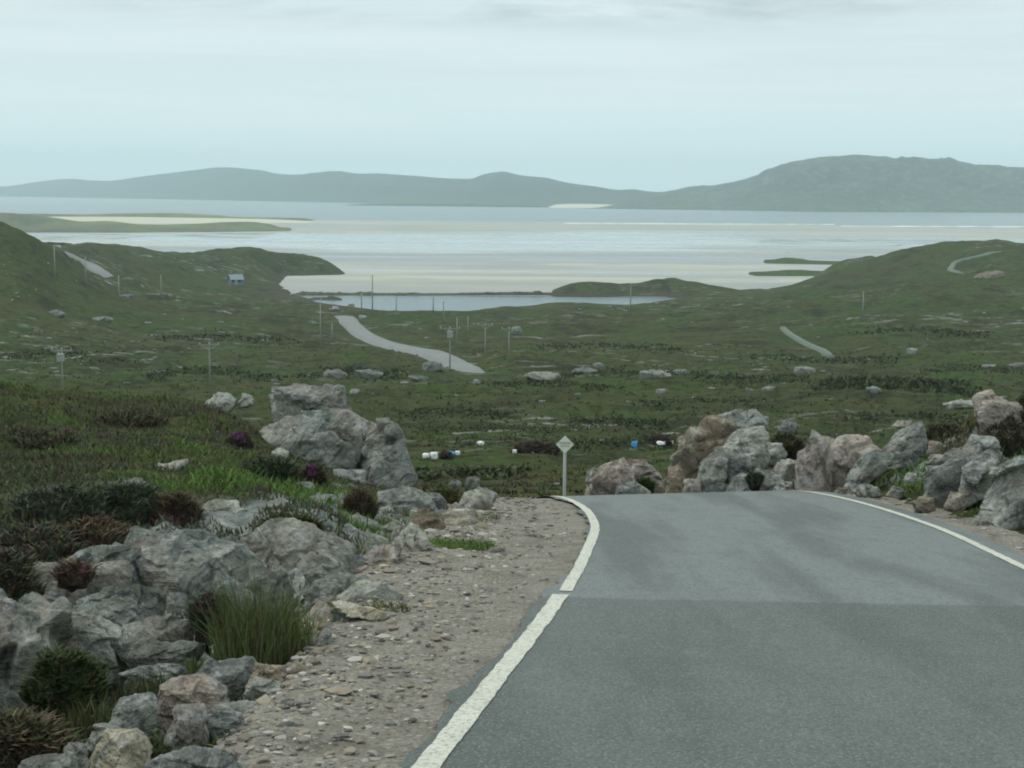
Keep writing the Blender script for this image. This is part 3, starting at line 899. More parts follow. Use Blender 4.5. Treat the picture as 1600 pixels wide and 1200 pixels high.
def rock_mesh(outline, depth, seed, sub, bury=0.35, sharp=18, tilt=1.0):
    """outline: convex polygon in (x, z) metres round 0; cut from a ball by its edges and by random front and back facets"""
    r = np.random.default_rng(seed)
    h = np.array(hull2(outline))
    w = h[:, 0].max() - h[:, 0].min(); hh = h[:, 1].max() - h[:, 1].min()
    size = math.sqrt(w * hh)
    dep = depth * size
    low = h[:, 1] < h[:, 1].mean() - 0.1 * hh
    h[low, 1] -= bury * hh
    h = np.array(hull2(h))
    N = []; Pd = []
    for k in range(len(h)):
        a = h[k]; b = h[(k + 1) % len(h)]
        e = b - a; n = np.array([e[1], -e[0]]); L = np.linalg.norm(n)
        if L < 1e-6: continue
        n /= L
        p = float(n @ a)
        if p < 0.04 * size: p = 0.04 * size
        ty = -r.uniform(0.3, 0.85) * tilt if n[1] > 0.25 else r.uniform(-0.35, 0.25)
        N.append((n[0], ty, n[1])); Pd.append(p)
        if n[1] > -0.2: N.append((n[0], r.uniform(0.15, 0.6), n[1])); Pd.append(p * r.uniform(0.97, 1.02))
    for k in range(4):
        N.append((r.uniform(-.55, .55), -1, r.uniform(-.25, .6))); Pd.append(dep * r.uniform(0.42, 0.62))
    for k in range(3):
        N.append((r.uniform(-.5, .5), 1, r.uniform(-.2, .5))); Pd.append(dep * r.uniform(0.45, 0.65))
    for k in range(6):
        q = r.normal(size=3); q[1] = -abs(q[1]); q /= np.linalg.norm(q)
        sup = float(np.max(h @ np.array([q[0], q[2]]))) * 0.88 + abs(q[1]) * dep * 0.38
        N.append(tuple(q)); Pd.append(max(sup, 0.1 * size))
    N = np.array(N); Pd = np.array(Pd) * 1.05
    V, F = ico(sub)
    S = V * np.array([w / 2, dep / 2, hh * (1 + bury) / 2])
    d = S / np.linalg.norm(S, axis=1)[:, None]
    k = np.clip((d @ N.T) / Pd[None], 1e-6, None)
    rad = (k ** sharp).sum(1) ** (-1.0 / sharp)
    Q = d * rad[:, None]
    f = Q / size
    sd = seed % 997
    g1 = noise3(f * 5 + sd * 2, sd + 1); g2 = noise3(f * np.array([9, 9, 16]) + sd, sd + 2)
    dn = 0.025 * noise3(f * 2.6 + sd, sd) + 0.026 * (0.5 - np.abs(g1)) + 0.020 * (0.5 - np.abs(g2)) + 0.010 * noise3(f * 30 + sd, sd + 3)
    # fracture into blocks: each cell of the rock stands a little in or out, with a groove between
    if sub >= 4:
        A = r.normal(size=(3, 3)); A, _ = np.linalg.qr(A)
        fw = (f @ A) * np.array([1.0, 1.0, 1.9]) + 0.05 * np.stack([noise3(f * 7 + k * 9 + sd, sd + k) for k in range(3)], 1)
        for nc, lo, hi, tw, gd in ((22, -0.085, 0.05, 0.022, 0.04), (90, -0.022, 0.018, 0.02, 0.014)):
            pc = r.uniform(fw.min(0), fw.max(0), size=(nc, 3)); off = r.uniform(lo, hi, nc)
            tl = r.uniform(-0.16, 0.16, size=(nc, 3)) * (hi - lo) / 0.135      # each block's face has its own tilt
            d2 = ((fw[:, None, :] - pc[None]) ** 2).sum(-1)
            o2 = np.argsort(d2, 1)[:, :2]; a0 = np.arange(len(f)); c0, c1 = o2[:, 0], o2[:, 1]
            e = np.sqrt(d2[a0, c1]) - np.sqrt(d2[a0, c0])
            v0 = off[c0] + ((fw - pc[c0]) * tl[c0]).sum(1); v1 = off[c1] + ((fw - pc[c1]) * tl[c1]).sum(1)
            t_ = 0.5 + 0.5 * np.clip(e / tw, 0, 1)
            dn = dn + v0 * t_ + v1 * (1 - t_) - gd * (1 - np.clip(e / tw, 0, 1)) ** 2
    st = f @ (np.array([0.35, 0.2, 1.0]) * 7.0)
    dn = dn + 0.012 * (np.abs((st + 0.8 * noise3(f * 3, sd + 5)) % 2 - 1) - 0.5)
    Q = Q + d * (dn * size)[:, None]
    return np_mesh('boulder', Q, F)


FOOT = []


def rock(name, label, poly, y, kind, depth=1.0, group=None, bury=0.35, sub=None, cat=None, seed=None, sharp=70, back=0.0):
    poly = [tuple(p) for p in poly]
    W = np.array([P(u, v, y) for u, v in poly])
    cx, cz = W[:, 0].mean(), W[:, 2].mean()
    px = max(max(p[0] for p in poly) - min(p[0] for p in poly), max(p[1] for p in poly) - min(p[1] for p in poly))
    if sub is None: sub = 6 if px > 110 else 5 if px > 45 else 4 if px > 18 else 3
    out = [(a - cx, b - cz) for a, b in zip(W[:, 0], W[:, 2])]
    if y < 30: FOOT.append((W[:, 0].min(), W[:, 0].max(), y, np.ptp(W[:, 2])))
    sd = seed if seed is not None else int(abs(cx * 131 + cz * 717 + y * 37)) % 9973
    me = rock_mesh(out, depth, sd, sub, bury, sharp)
    o = link(name, me, ROCK[kind], None, (cx, y + back, cz))
    return tag(o, label, cat or 'boulder', group)


GL = 'rocks on the bank left of the road'; GV = 'rocks along the outer edge of the stony verge'; GR = 'rocks on the bank right of the road'
B = 'boulder'
LEFT = [
    (B, 'huge grey boulder jutting out to the right over the moor', [(396, 670), (430, 652), (540, 642), (568, 662), (640, 705), (640, 728), (590, 740), (530, 738), (470, 715), (415, 692)], 23, 'grey', .75, GL),
    (B, 'pink-topped block forming the right end of the huge overhanging boulder', [(572, 672), (588, 658), (606, 654), (622, 668), (652, 716), (632, 735), (590, 741), (565, 725)], 22.6, 'grey', .8, GL),
    (B, 'flat-topped pale slab lying just behind the huge overhanging boulder', [(422, 605), (500, 598), (540, 600), (562, 655), (540, 668), (445, 645)], 25.0, 'grey', .9, GL),
    (B, 'thin dark slab wedged under the overhang of the huge boulder', [(596, 741), (628, 733), (634, 748), (608, 762), (590, 765)], 22.7, 'dark', .8, GL),
    (B, 'grey block holding up the huge overhanging boulder', [(520, 732), (570, 738), (586, 776), (575, 802), (525, 792)], 22, 'grey', .9, GL),
    (B, 'small round pale stone on the grass below the huge boulder', [(425, 705), (440, 700), (452, 706), (450, 720), (428, 722)], 21.5, 'pale', .9, GL),
    (B, 'broad grey rock with a dark hollow below the overhang', [(588, 768), (630, 762), (665, 778), (680, 800), (672, 830), (595, 832)], 19, 'grey', .9, GL),
    (B, 'brown rounded boulder at the inner edge of the verge', [(640, 806), (662, 793), (688, 806), (704, 848), (684, 860), (650, 838)], 16.6, 'brown', .9, GV),
    (B, 'ochre block on the verge beside the brown rounded boulder', [(684, 806), (738, 798), (748, 812), (738, 828), (705, 838), (683, 826)], 17.2, 'ochre', .8, GV),
    (B, 'lumpy pale ochre stone right of the ochre verge block', [(728, 838), (742, 822), (768, 832), (770, 848), (742, 856)], 16.2, 'ochre', .9, GV),
    (B, 'rounded pale boulder standing at the far top of the verge', [(712, 790), (724, 770), (748, 761), (770, 774), (764, 796), (722, 800)], 19.6, 'pale', .9, GV),
    (B, 'dark angular block leaning behind the rounded verge boulder', [(640, 772), (690, 772), (700, 790), (692, 806), (650, 800)], 20.0, 'dark', .9, GL),
    (B, 'pale pink slab tilted beside a dark hollow on the bank', [(554, 886), (580, 858), (600, 850), (624, 858), (612, 890), (572, 900)], 13.2, 'pink', .8, GV),
    (B, 'angular grey boulder with a white edge over a dark hollow', [(611, 846), (640, 822), (664, 832), (668, 848), (640, 872), (618, 866)], 13.8, 'pale', .8, GV),
    (B, 'upright grey block in the heather below the pink flowers', [(470, 808), (486, 779), (516, 773), (532, 800), (526, 834), (478, 830)], 17, 'grey', .9, GL),
    (B, 'wide grey block beside the bank above the dark hollow', [(530, 806), (558, 797), (592, 814), (602, 848), (560, 858), (534, 838)], 16, 'grey', .9, GL),
    (B, 'smooth pale slab sloping down from the dark heather', [(308, 797), (325, 783), (360, 780), (392, 800), (412, 832), (380, 856), (330, 846)], 14, 'pale', .9, GL),
    (B, 'massive dark grey outcrop behind the tall rushes', [(385, 838), (420, 815), (480, 818), (555, 858), (568, 905), (520, 930), (430, 925), (392, 890)], 12.8, 'grey', .9, GL),
    (B, 'ribbed grey outcrop left of the tall rushes', [(196, 852), (290, 832), (380, 848), (402, 900), (372, 965), (300, 965), (225, 905)], 11.6, 'grey', .9, GL),
    (B, 'long slab with a pale top edge under pink heather', [(28, 884), (110, 890), (190, 878), (200, 890), (185, 915), (120, 938), (45, 928)], 11, 'grey', .7, GL),
    (B, 'dark block below the long pale-edged slab', [(112, 938), (180, 915), (252, 928), (262, 966), (205, 988), (128, 974)], 10.2, 'dark', .9, GL),
    (B, 'square grey block left of the tall rushes', [(188, 976), (258, 962), (298, 968), (302, 1000), (250, 1014), (194, 1004)], 9.6, 'grey', .9, GL),
    (B, 'grey rock cut by the lower left picture edge above the heather', [(-80, 940), (20, 926), (90, 958), (102, 1060), (40, 1110), (-80, 1100)], 8.6, 'grey', .8, GL),
    (B, 'pale-topped rock with a sloping ridge in the lower left', [(46, 952), (88, 944), (188, 986), (198, 1030), (140, 1050), (60, 1026)], 9.0, 'grey', .8, GL),
    (B, 'purple grey slanting stone right of the tall rushes', [(446, 1010), (470, 968), (498, 936), (520, 944), (526, 986), (486, 1020)], 10, 'pink', .8, GV),
    (B, 'square dark green block under a thin pale slab', [(516, 948), (556, 950), (590, 966), (586, 985), (550, 992), (518, 982)], 9.7, 'dark', .8, GV),
    (B, 'thin pale slab lying on top of the square dark block', [(516, 940), (540, 940), (606, 958), (612, 965), (580, 966), (530, 954)], 9.65, 'ochre', 1.2, GV, 0.0),
    (B, 'low grey white boulder at the bank foot above the thin slab', [(528, 932), (560, 911), (600, 906), (626, 932), (590, 950), (544, 950)], 10.7, 'pale', .9, GV),
    (B, 'pale stone bridging the rushes and the gravel', [(428, 1028), (470, 996), (512, 984), (522, 1014), (490, 1034)], 8.9, 'pale', .9, GV),
    (B, 'flat grey stone at the foot of the tall rushes', [(286, 1064), (330, 1030), (388, 1030), (404, 1050), (362, 1074)], 7.9, 'grey', .9, GV),
    (B, 'rusty stained stone beside the flat grey stone', [(386, 1058), (402, 1036), (440, 1040), (452, 1060), (420, 1072)], 7.8, 'brown', .9, GV),
    (B, 'speckled grey boulder in the middle of the lower row', [(238, 1098), (262, 1064), (310, 1056), (352, 1074), (348, 1106), (282, 1120)], 7.2, 'pink', .9, GV),
    (B, 'dark grey boulder at the left end of the middle row', [(158, 1128), (188, 1095), (230, 1089), (248, 1114), (218, 1144), (170, 1144)], 7.0, 'grey', .9, GV),
    (B, 'large ochre boulder near the bottom left corner', [(118, 1196), (168, 1146), (214, 1136), (240, 1164), (234, 1222), (140, 1226)], 6.1, 'ochre', .9, GV),
    (B, 'small white stone behind the large ochre boulder', [(130, 1158), (150, 1136), (182, 1132), (196, 1146), (160, 1164)], 6.4, 'pale', .9, GV),
    (B, 'green grey block between the ochre boulder and the gravel', [(298, 1130), (336, 1105), (380, 1112), (394, 1144), (345, 1160)], 6.7, 'grey', .9, GV),
    (B, 'flat cream slab at the inner edge of the gravel', [(332, 1102), (384, 1093), (442, 1124), (424, 1142), (364, 1134)], 7.1, 'pale', .9, GV),
    (B, 'upright grey green block left of the cream slab', [(258, 1138), (272, 1104), (318, 1102), (328, 1142), (280, 1156)], 6.6, 'grey', .9, GV),
    (B, 'cream pointed stone above the flat cream slab', [(376, 1084), (398, 1060), (438, 1066), (446, 1084), (404, 1094)], 7.5, 'pale', .9, GV),
    (B, 'broad grey slab on the bottom edge beside the ochre boulder', [(236, 1196), (290, 1168), (352, 1176), (384, 1204), (360, 1240), (250, 1240)], 5.7, 'dark', .9, GV),
    (B, 'mossy grey stone half sunk in the grass above the row', [(192, 1052), (228, 1037), (290, 1040), (304, 1056), (244, 1070)], 8.0, 'grey', .9, GV),
    (B, 'dark low stone in the bottom left corner', [(-20, 1214), (40, 1186), (110, 1182), (128, 1210), (60, 1240)], 5.7, 'dark', .9, GV),
    (B, 'small grey white stone right of the dark corner stone', [(86, 1186), (106, 1160), (130, 1158), (138, 1180), (110, 1196)], 6.0, 'grey', .9, GV),
    (B, 'white hump-backed boulder on the skyline of the left bank', [(316, 628), (334, 615), (356, 613), (368, 624), (360, 634), (322, 636)], 26, 'pale', .9, GL),
    (B, 'smaller white boulder next to the hump-backed one', [(370, 627), (380, 616), (394, 618), (398, 628), (376, 633)], 26.1, 'pale', .9, GL),
    (B, 'thin pale slab poking from the grass of the left bank', [(226, 738), (250, 725), (292, 717), (296, 722), (262, 738), (236, 744)], 16.5, 'pale', .8, GL),
    (B, 'grey rock half hidden by heather under the pink flowers', [(440, 775), (462, 752), (490, 755), (500, 778), (470, 792)], 19.0, 'grey', .9, GL),
    (B, 'ridge of grey rock between heather and ribbed outcrop', [(190, 848), (215, 824), (280, 826), (330, 842), (280, 856), (220, 860)], 12.4, 'grey', .9, GL),
    (B, 'pale grey stone in a crack left of the dark hollow', [(474, 896), (500, 880), (532, 888), (540, 910), (500, 918)], 11.9, 'dark', .9, GL),
    (B, 'grey rock at the verge foot under the pale pink slab', [(500, 920), (530, 898), (572, 900), (590, 912), (540, 930)], 11.6, 'grey', .9, GV),
    (B, 'shadowed dark rock directly behind the tall rushes', [(352, 900), (400, 876), (452, 896), (474, 960), (430, 1000), (366, 990)], 10.9, 'dark', .8, GL),
    (B, 'grey rock face right of the tall rushes, under the massive outcrop', [(470, 918), (520, 902), (575, 918), (566, 955), (505, 972), (474, 960)], 11.1, 'grey', .8, GL),
    (B, 'grey rock joining the smooth pale slab to the massive outcrop', [(385, 815), (418, 790), (470, 806), (480, 840), (410, 846)], 14.4, 'grey', .9, GL),
    (B, 'squat grey rock behind the tilted pale pink slab', [(540, 856), (572, 832), (606, 846), (596, 882), (552, 886)], 14.2, 'grey', .9, GL),
    (B, 'dark cleft rock between the ribbed outcrop and the rushes', [(286, 900), (340, 876), (392, 920), (384, 1005), (306, 1005)], 10.8, 'dark', .7, GL),
    (B, 'grey block above the angular white-edged boulder', [(588, 838), (618, 812), (648, 822), (642, 850), (600, 862)], 15.4, 'grey', .9, GL),
    (B, 'dark ledge under the square grey block left of the rushes', [(180, 1008), (240, 1000), (310, 1004), (300, 1030), (220, 1036)], 9.0, 'dark', .9, GL),
    (B, 'pale flat stone in the grass beside the rushes', [(326, 1010), (344, 1000), (372, 1006), (376, 1022), (340, 1026)], 8.9, 'pale', .9, GL),
    (B, 'grey ridge rock above the long pale-edged slab', [(100, 878), (150, 850), (215, 856), (235, 890), (180, 900), (120, 896)], 11.5, 'grey', .9, GL),
    (B, 'grey rock in the heather left of the upright grey block', [(425, 800), (440, 778), (472, 782), (478, 812), (440, 818)], 16.5, 'grey', .9, GL),
    (B, 'pale pointed stone at the foot of the dark green block', [(552, 1000), (560, 982), (576, 986), (580, 1000)], 9.5, 'pale', .9, GV),
    (B, 'white lump of rock in the gravel under the dark green block', [(500, 1010), (514, 996), (536, 1000), (540, 1014), (514, 1018)], 9.1, 'pale', .9, GV),
    (B, 'tan stone at the gravel edge right of the thin slab', [(590, 985), (604, 970), (622, 974), (620, 988)], 9.6, 'ochre', .9, GV),
    (B, 'white stone on the gravel below the angular white-edged boulder', [(620, 912), (634, 898), (656, 902), (652, 916)], 12.2, 'pale', .9, GV),
    (B, 'pale stone between the pink slab and the verge grass', [(590, 915), (600, 900), (620, 902), (622, 918)], 11.9, 'pale', .9, GV),
    (B, 'thin white stone lying at the end of the verge grass', [(760, 862), (768, 855), (790, 856), (788, 864)], 14.3, 'pale', .9, GV),
    (B, 'flat white stone in the middle of the lower gravel', [(515, 1178), (530, 1168), (554, 1166), (548, 1178), (526, 1182)], 6.25, 'pale', .9, GV),
    (B, 'pinkish white stone on the gravel right of the cream slab', [(486, 1145), (492, 1136), (512, 1142), (510, 1150)], 6.7, 'pale', .9, GV),
    (B, 'green grey stone half buried beside the dark bottom slab', [(440, 1140), (452, 1130), (474, 1138), (470, 1152), (450, 1152)], 6.7, 'grey', .9, GV),
    (B, 'brown stone in the gravel above the cream pointed stone', [(452, 1050), (462, 1036), (488, 1040), (490, 1054), (466, 1060)], 7.9, 'brown', .9, GV),
]
RIGHT = [
    (B, 'pink boulder with a dark hollow right of the diamond sign', [(912, 762), (919, 736), (944, 722), (972, 718), (990, 740), (980, 772), (918, 776)], 27.4, 'pink', .9, GR),
    (B, 'pink arched rock leaning on the boulder by the sign', [(968, 735), (984, 717), (1006, 716), (1030, 742), (1036, 766), (990, 776)], 27.6, 'pink', .8, GR),
    (B, 'low grey stone in front of the pink boulder at the road', [(956, 776), (966, 758), (992, 754), (1014, 768), (1014, 780)], 26.6, 'grey', .9, GR),
    (B, 'big rounded brown boulder at the left of the roadside heap', [(1044, 742), (1060, 690), (1080, 664), (1110, 656), (1140, 664), (1132, 705), (1096, 735), (1060, 742)], 26.2, 'brown', .8, GR),
    (B, 'grey crest rock on top of the roadside heap', [(1104, 664), (1142, 647), (1180, 639), (1198, 652), (1190, 682), (1130, 690)], 27, 'grey', .8, GR),
    (B, 'pale jutting rock under the crest of the roadside heap', [(1112, 698), (1150, 674), (1194, 666), (1198, 692), (1160, 706), (1120, 716)], 25.6, 'pale', .8, GR),
    (B, 'smooth grey slab wedged across the roadside heap', [(1128, 716), (1150, 700), (1196, 692), (1204, 712), (1188, 726), (1138, 738)], 25, 'grey', .7, GR),
    (B, 'leaning narrow grey rock at the front of the roadside heap', [(1082, 774), (1096, 728), (1122, 696), (1140, 708), (1128, 752), (1118, 780)], 24.8, 'grey', .8, GR),
    (B, 'broken grey rubble block at the foot of the roadside heap', [(1126, 768), (1150, 744), (1190, 732), (1222, 740), (1222, 770), (1136, 780)], 24.4, 'grey', .9, GR),
    (B, 'small brown block at the left foot of the roadside heap', [(1036, 770), (1044, 732), (1062, 724), (1074, 746), (1070, 774)], 25.2, 'brown', .9, GR),
    (B, 'pale block at the right shoulder of the roadside heap', [(1196, 716), (1200, 694), (1222, 694), (1230, 710), (1216, 722)], 25.4, 'pale', .9, GR),
    (B, 'small grey stone on the grass behind the roadside heap', [(1212, 668), (1226, 655), (1244, 660), (1246, 670), (1220, 674)], 27.5, 'grey', .9, GR),
    (B, 'upright pink rock at the left of the second heap', [(1242, 764), (1248, 704), (1270, 688), (1300, 698), (1296, 764)], 23.6, 'pink', .9, GR),
    (B, 'grey pink rock in the middle of the second heap', [(1280, 708), (1306, 682), (1356, 682), (1384, 704), (1360, 735), (1322, 756), (1290, 756)], 24.0, 'pink', .8, GR),
    (B, 'long leaning grey slab over a dark gap', [(1310, 756), (1340, 716), (1366, 699), (1394, 710), (1384, 732), (1336, 758)], 22.9, 'grey', .8, GR),
    (B, 'grey boulder tilted over a dark gap, right of the slab', [(1374, 692), (1404, 670), (1436, 661), (1448, 678), (1444, 700), (1392, 702)], 24.0, 'grey', .8, GR),
    (B, 'pointed grey rock at the back of the second heap', [(1262, 690), (1270, 672), (1306, 688), (1314, 704), (1276, 704)], 24.6, 'grey', .9, GR),
    (B, 'small pinkish cube-like stone right of the tilted boulder', [(1450, 703), (1451, 688), (1468, 690), (1468, 704)], 23, 'pink', .9, GR),
    (B, 'grey ribbed outcrop at the foot of the right bank', [(1440, 772), (1452, 732), (1496, 712), (1530, 706), (1524, 742), (1478, 776)], 20.2, 'dark', .8, GR),
    (B, 'slanting grey slab against the ribbed outcrop', [(1490, 768), (1506, 728), (1548, 702), (1560, 710), (1546, 748), (1504, 772)], 19.7, 'grey', .8, GR),
    (B, 'big pink boulder on top of the right bank', [(1524, 626), (1530, 614), (1548, 613), (1592, 630), (1594, 646), (1566, 668), (1536, 660)], 24, 'pink', .8, GR),
    (B, 'grey slab cut by the right picture edge beside the road', [(1522, 804), (1546, 776), (1610, 760), (1650, 778), (1650, 812), (1560, 814)], 17.6, 'grey', .8, GR),
    (B, 'sloping grey slab under the dark heather at the right edge', [(1540, 758), (1566, 730), (1610, 704), (1650, 712), (1650, 748), (1566, 764)], 18.7, 'grey', .7, GR),
    (B, 'small white stone on the sloping slab of the right bank', [(1544, 738), (1550, 729), (1560, 730), (1560, 740)], 18.5, 'pale', .9, GR),
    (B, 'thin pale slab in the grass left of the pink boulder', [(1474, 630), (1500, 624), (1526, 625), (1520, 633), (1480, 634)], 29, 'pale', .8, GR),
    (B, 'pale rubble stone at the roadside below the leaning slab', [(1334, 768), (1346, 758), (1372, 760), (1378, 770), (1350, 776)], 22, 'pale', .9, GR),
    (B, 'small grey stone beside the roadside rubble stone', [(1384, 770), (1394, 760), (1412, 764), (1416, 774)], 21.6, 'grey', .9, GR),
    (B, 'brown stone on the gritty verge below the ribbed outcrop', [(1424, 784), (1436, 776), (1458, 778), (1462, 790), (1434, 794)], 19.4, 'brown', .9, GR),
    (B, 'pinkish stone at the base of the slanting slab', [(1474, 784), (1486, 768), (1506, 768), (1510, 782), (1490, 790)], 19.0, 'pink', .9, GR),
    (B, 'grey stony ledge above the ribbed outcrop', [(1466, 714), (1490, 700), (1530, 694), (1536, 706), (1500, 718)], 21.4, 'grey', .9, GR),
    (B, 'pink rubble stone between the brown boulder and the leaning narrow rock', [(1066, 772), (1072, 752), (1090, 748), (1096, 774)], 24.6, 'pink', .9, GR),
    (B, 'pale broken stone at the right foot of the roadside heap', [(1206, 768), (1214, 752), (1236, 752), (1240, 770)], 24.0, 'pale', .9, GR),
    (B, 'low pale ledge filling the gap between the two heaps', [(1200, 745), (1216, 722), (1244, 720), (1250, 746), (1224, 756)], 24.8, 'pale', .9, GR),
    (B, 'grey rubble under the tilted grey boulder', [(1384, 722), (1400, 704), (1432, 704), (1440, 722), (1410, 730)], 23.6, 'dark', .9, GR),
    (B, 'small white stone in the green grass of the right bank', [(1412, 748), (1418, 738), (1432, 740), (1432, 750)], 21.6, 'pale', .9, GR),
    (B, 'grey slab sloping up from the ribbed outcrop to the bushes', [(1500, 700), (1520, 682), (1556, 684), (1562, 700), (1530, 710)], 21.6, 'grey', .9, GR),
    (B, 'scatter stone below the small pinkish cube-like stone', [(1446, 722), (1456, 710), (1476, 710), (1480, 722)], 22.2, 'pale', .9, GR),
    (B, 'long pale stone on the skyline behind the tilted boulder', [(1392, 664), (1402, 657), (1424, 656), (1426, 664)], 25.5, 'pale', .9, GR),
    (B, 'rusty low stone at the edge of the right verge', [(1300, 770), (1308, 760), (1328, 760), (1332, 772)], 22.6, 'brown', .9, GR),
]
for e in LEFT + RIGHT:
    rock(e[0], e[1], e[2], e[3], e[4], e[5], e[6], bury=(e[7] if len(e) > 7 else 0.35))


def moor_rock(u0, v0, u1, v1, kind, label, group='boulders scattered over the moor', seed=0):
    p = hit((u0 + u1) / 2, v1, 45)
    if p is None: return
    y = p[1]
    kind = {'pale': 'grey', 'grey': 'dark', 'dark': 'dark', 'pink': 'brown'}[kind]
    v0 = v0 + 0.22 * (v1 - v0)
    r = np.random.default_rng(seed + int(u0 * 7 + v0))
    cu, cv, a, b = (u0 + u1) / 2, (v0 + v1) / 2, (u1 - u0) / 2, (v1 - v0) / 2
    poly = []
    for k in range(9):
        t = 2 * math.pi * (k + r.uniform(-.3, .3)) / 9
        q = r.uniform(0.62, 1.12)
        sk = r.uniform(-.3, .3) * a
        poly.append((cu + a * q * math.cos(t) - sk * math.sin(t), cv + b * q * math.sin(t)))
    rock('boulder', label, poly, y, kind, 0.8, group, bury=0.5, cat='boulder')


MID = [
    (815, 576, 892, 592, 'pale', 'long pale rock ledge on the moor right of the far road end'),
    (885, 571, 945, 583, 'grey', 'grey rock continuing the long pale ledge to the right'),
    (988, 572, 1050, 590, 'pale', 'largest pale boulder in the middle of the moor'),
    (1052, 574, 1082, 586, 'grey', 'grey rock right beside the largest pale boulder'),
    (1238, 567, 1274, 583, 'pale', 'pale boulder just below the end of the winding path'),
    (1282, 551, 1304, 561, 'grey', 'grey stone at the lower end of the winding path'),
    (1354, 599, 1380, 613, 'pale', 'white boulder beside a dark peat hollow on the right moor'),
    (1188, 600, 1212, 610, 'pale', 'small pale boulder on the open moor above the roadside heap'),
    (1164, 604, 1178, 611, 'grey', 'small grey stone left of the pale boulder on open moor'),
    (1024, 605, 1048, 615, 'pale', 'white stone below the largest pale boulder'),
    (1416, 540, 1434, 553, 'pale', 'lone pale boulder high on the right moor'),
    (504, 573, 548, 590, 'grey', 'dark rock outcrop behind the flat-topped slab'),
    (548, 571, 600, 588, 'grey', 'broad grey outcrop left of the far road end'),
    (636, 582, 672, 594, 'grey', 'grey rock ledge below the far road end'),
    (655, 558, 692, 578, 'dark', 'dark rocky knoll hiding the bend of the far road'),
    (545, 605, 562, 613, 'pale', 'small pale stone right of the flat-topped slab'),
    (738, 590, 752, 600, 'pale', 'small white stone below the far road end'),
    (1530, 566, 1562, 574, 'pale', 'flat pale slab on the moor near the right edge'),
    (1572, 564, 1608, 573, 'grey', 'grey slab at the right picture edge of the moor'),
    (1520, 420, 1580, 434, 'pink', 'pinkish quarry scar rock under the far right track'),
    (700, 742, 724, 764, 'grey', 'grey rock behind the top of the verge'),
    (726, 738, 754, 762, 'grey', 'grey rock with white edges behind the rounded verge boulder'),
    (862, 752, 876, 759, 'pale', 'pale stone on the moor beside the sign post'),
    (926, 564, 944, 574, 'grey', 'small grey stone at the right end of the long ledge'),
    (70, 483, 104, 492, 'grey', 'grey outcrop on the far left slope'),
    (140, 492, 178, 502, 'grey', 'grey outcrop right of the far left slope outcrop'),
    (186, 456, 212, 465, 'grey', 'grey outcrop below the straight climbing road'),
    (560, 490, 574, 498, 'pale', 'cream boulder right of the far road by the lagoon'),
    (800, 505, 816, 522, 'grey', 'grey scar of rock behind the forked poles'),
]
for e in MID: moor_rock(*e)
# the small pale stones dotted over the slopes, too alike to tell apart
rr = np.random.default_rng(55)
n = 0
zones = [(0, 380, 400, 600, 46, 'left'), (380, 800, 505, 620, 18, 'middle'), (820, 1600, 470, 640, 44, 'right'), (0, 60, 400, 470, 10, 'left')]
for (a, b, c, d, cnt, side) in zones:
    for k in range(cnt):
        u = rr.uniform(a, b); v = rr.uniform(c, d)
        s = (2.2 + 5.0 * rr.random() ** 3) * (0.6 + (v - 380) / 300)
        moor_rock(u, v, u + s * rr.uniform(1.2, 3.2), v + s * 0.55, ['pale', 'grey', 'grey', 'pale', 'pink'][k % 5],
                  {'left': 'small weathered stone scattered on the slope of the left moor', 'middle': 'small weathered stone scattered on the moor around the far road', 'right': 'small weathered stone scattered on the wide right moor'}[side],
                  {'left': 'small stones on the left moor', 'middle': 'small stones round the far road', 'right': 'small stones on the right moor'}[side], seed=k)
        n += 1


# ------------------------------------------------------------------ vegetation
def blades(P0, h, w, lean, cols, segs=2, name='grass'):
    """tapered bent blades: P0 (n,3)"""
    n = len(P0)
    th = rng.uniform(0, 2 * np.pi, n); side = np.stack([np.cos(th), np.sin(th), np.zeros(n)], 1)
    ph = rng.uniform(0, 2 * np.pi, n); ld = np.stack([np.cos(ph), np.sin(ph), np.zeros(n)], 1) * (lean * h)[:, None]
    up = np.zeros((n, 3)); up[:, 2] = 1
    b0 = P0 - side * w[:, None] / 2; b1 = P0 + side * w[:, None] / 2
    mid = P0 + up * (h * 0.55)[:, None] + ld * 0.35
    m0 = mid - side * w[:, None] * 0.36; m1 = mid + side * w[:, None] * 0.36
    tip = P0 + up * (h * (1 - 0.25 * lean))[:, None] + ld
    V = np.stack([b0, b1, m1, m0, tip], 1).reshape(-1, 3)
    o = np.arange(n)[:, None] * 5
    F = np.concatenate([o + np.array([[0, 1, 2]]), o + np.array([[0, 2, 3]]), o + np.array([[3, 2, 4]])], 0)
    c = np.repeat(cols, 5, axis=0)
    c = c.reshape(n, 5, 3).copy()
    return V, F, c.reshape(-1, 3)


def clear_of_rocks(x, y, front=0.55):
    ok = np.ones(len(x), bool)
    for (a, b, yy, h) in FOOT:
        ok &= ~((x > a + 0.02) & (x < b - 0.02) & (y > yy - 0.15 - front * h * 0.9) & (y < yy + 0.30 * h))
    return ok


def scatter_px(n, u0, u1, y0, y1, power=1.0):
    """points spread over a wedge of ground, thinning with distance"""
    u = rng.uniform(u0, u1, n)
    y = np.exp(rng.uniform(math.log(y0), math.log(y1), n))
    x = y * (u - CX) / FPX
    return x, y


def pal(n, cs, var=0.25):
    cs = np.array(cs); k = rng.integers(0, len(cs), n)
    return cs[k] * rng.uniform(1 - var, 1 + var, n)[:, None] * (1 + rng.uniform(-.12, .12, (n, 3)))


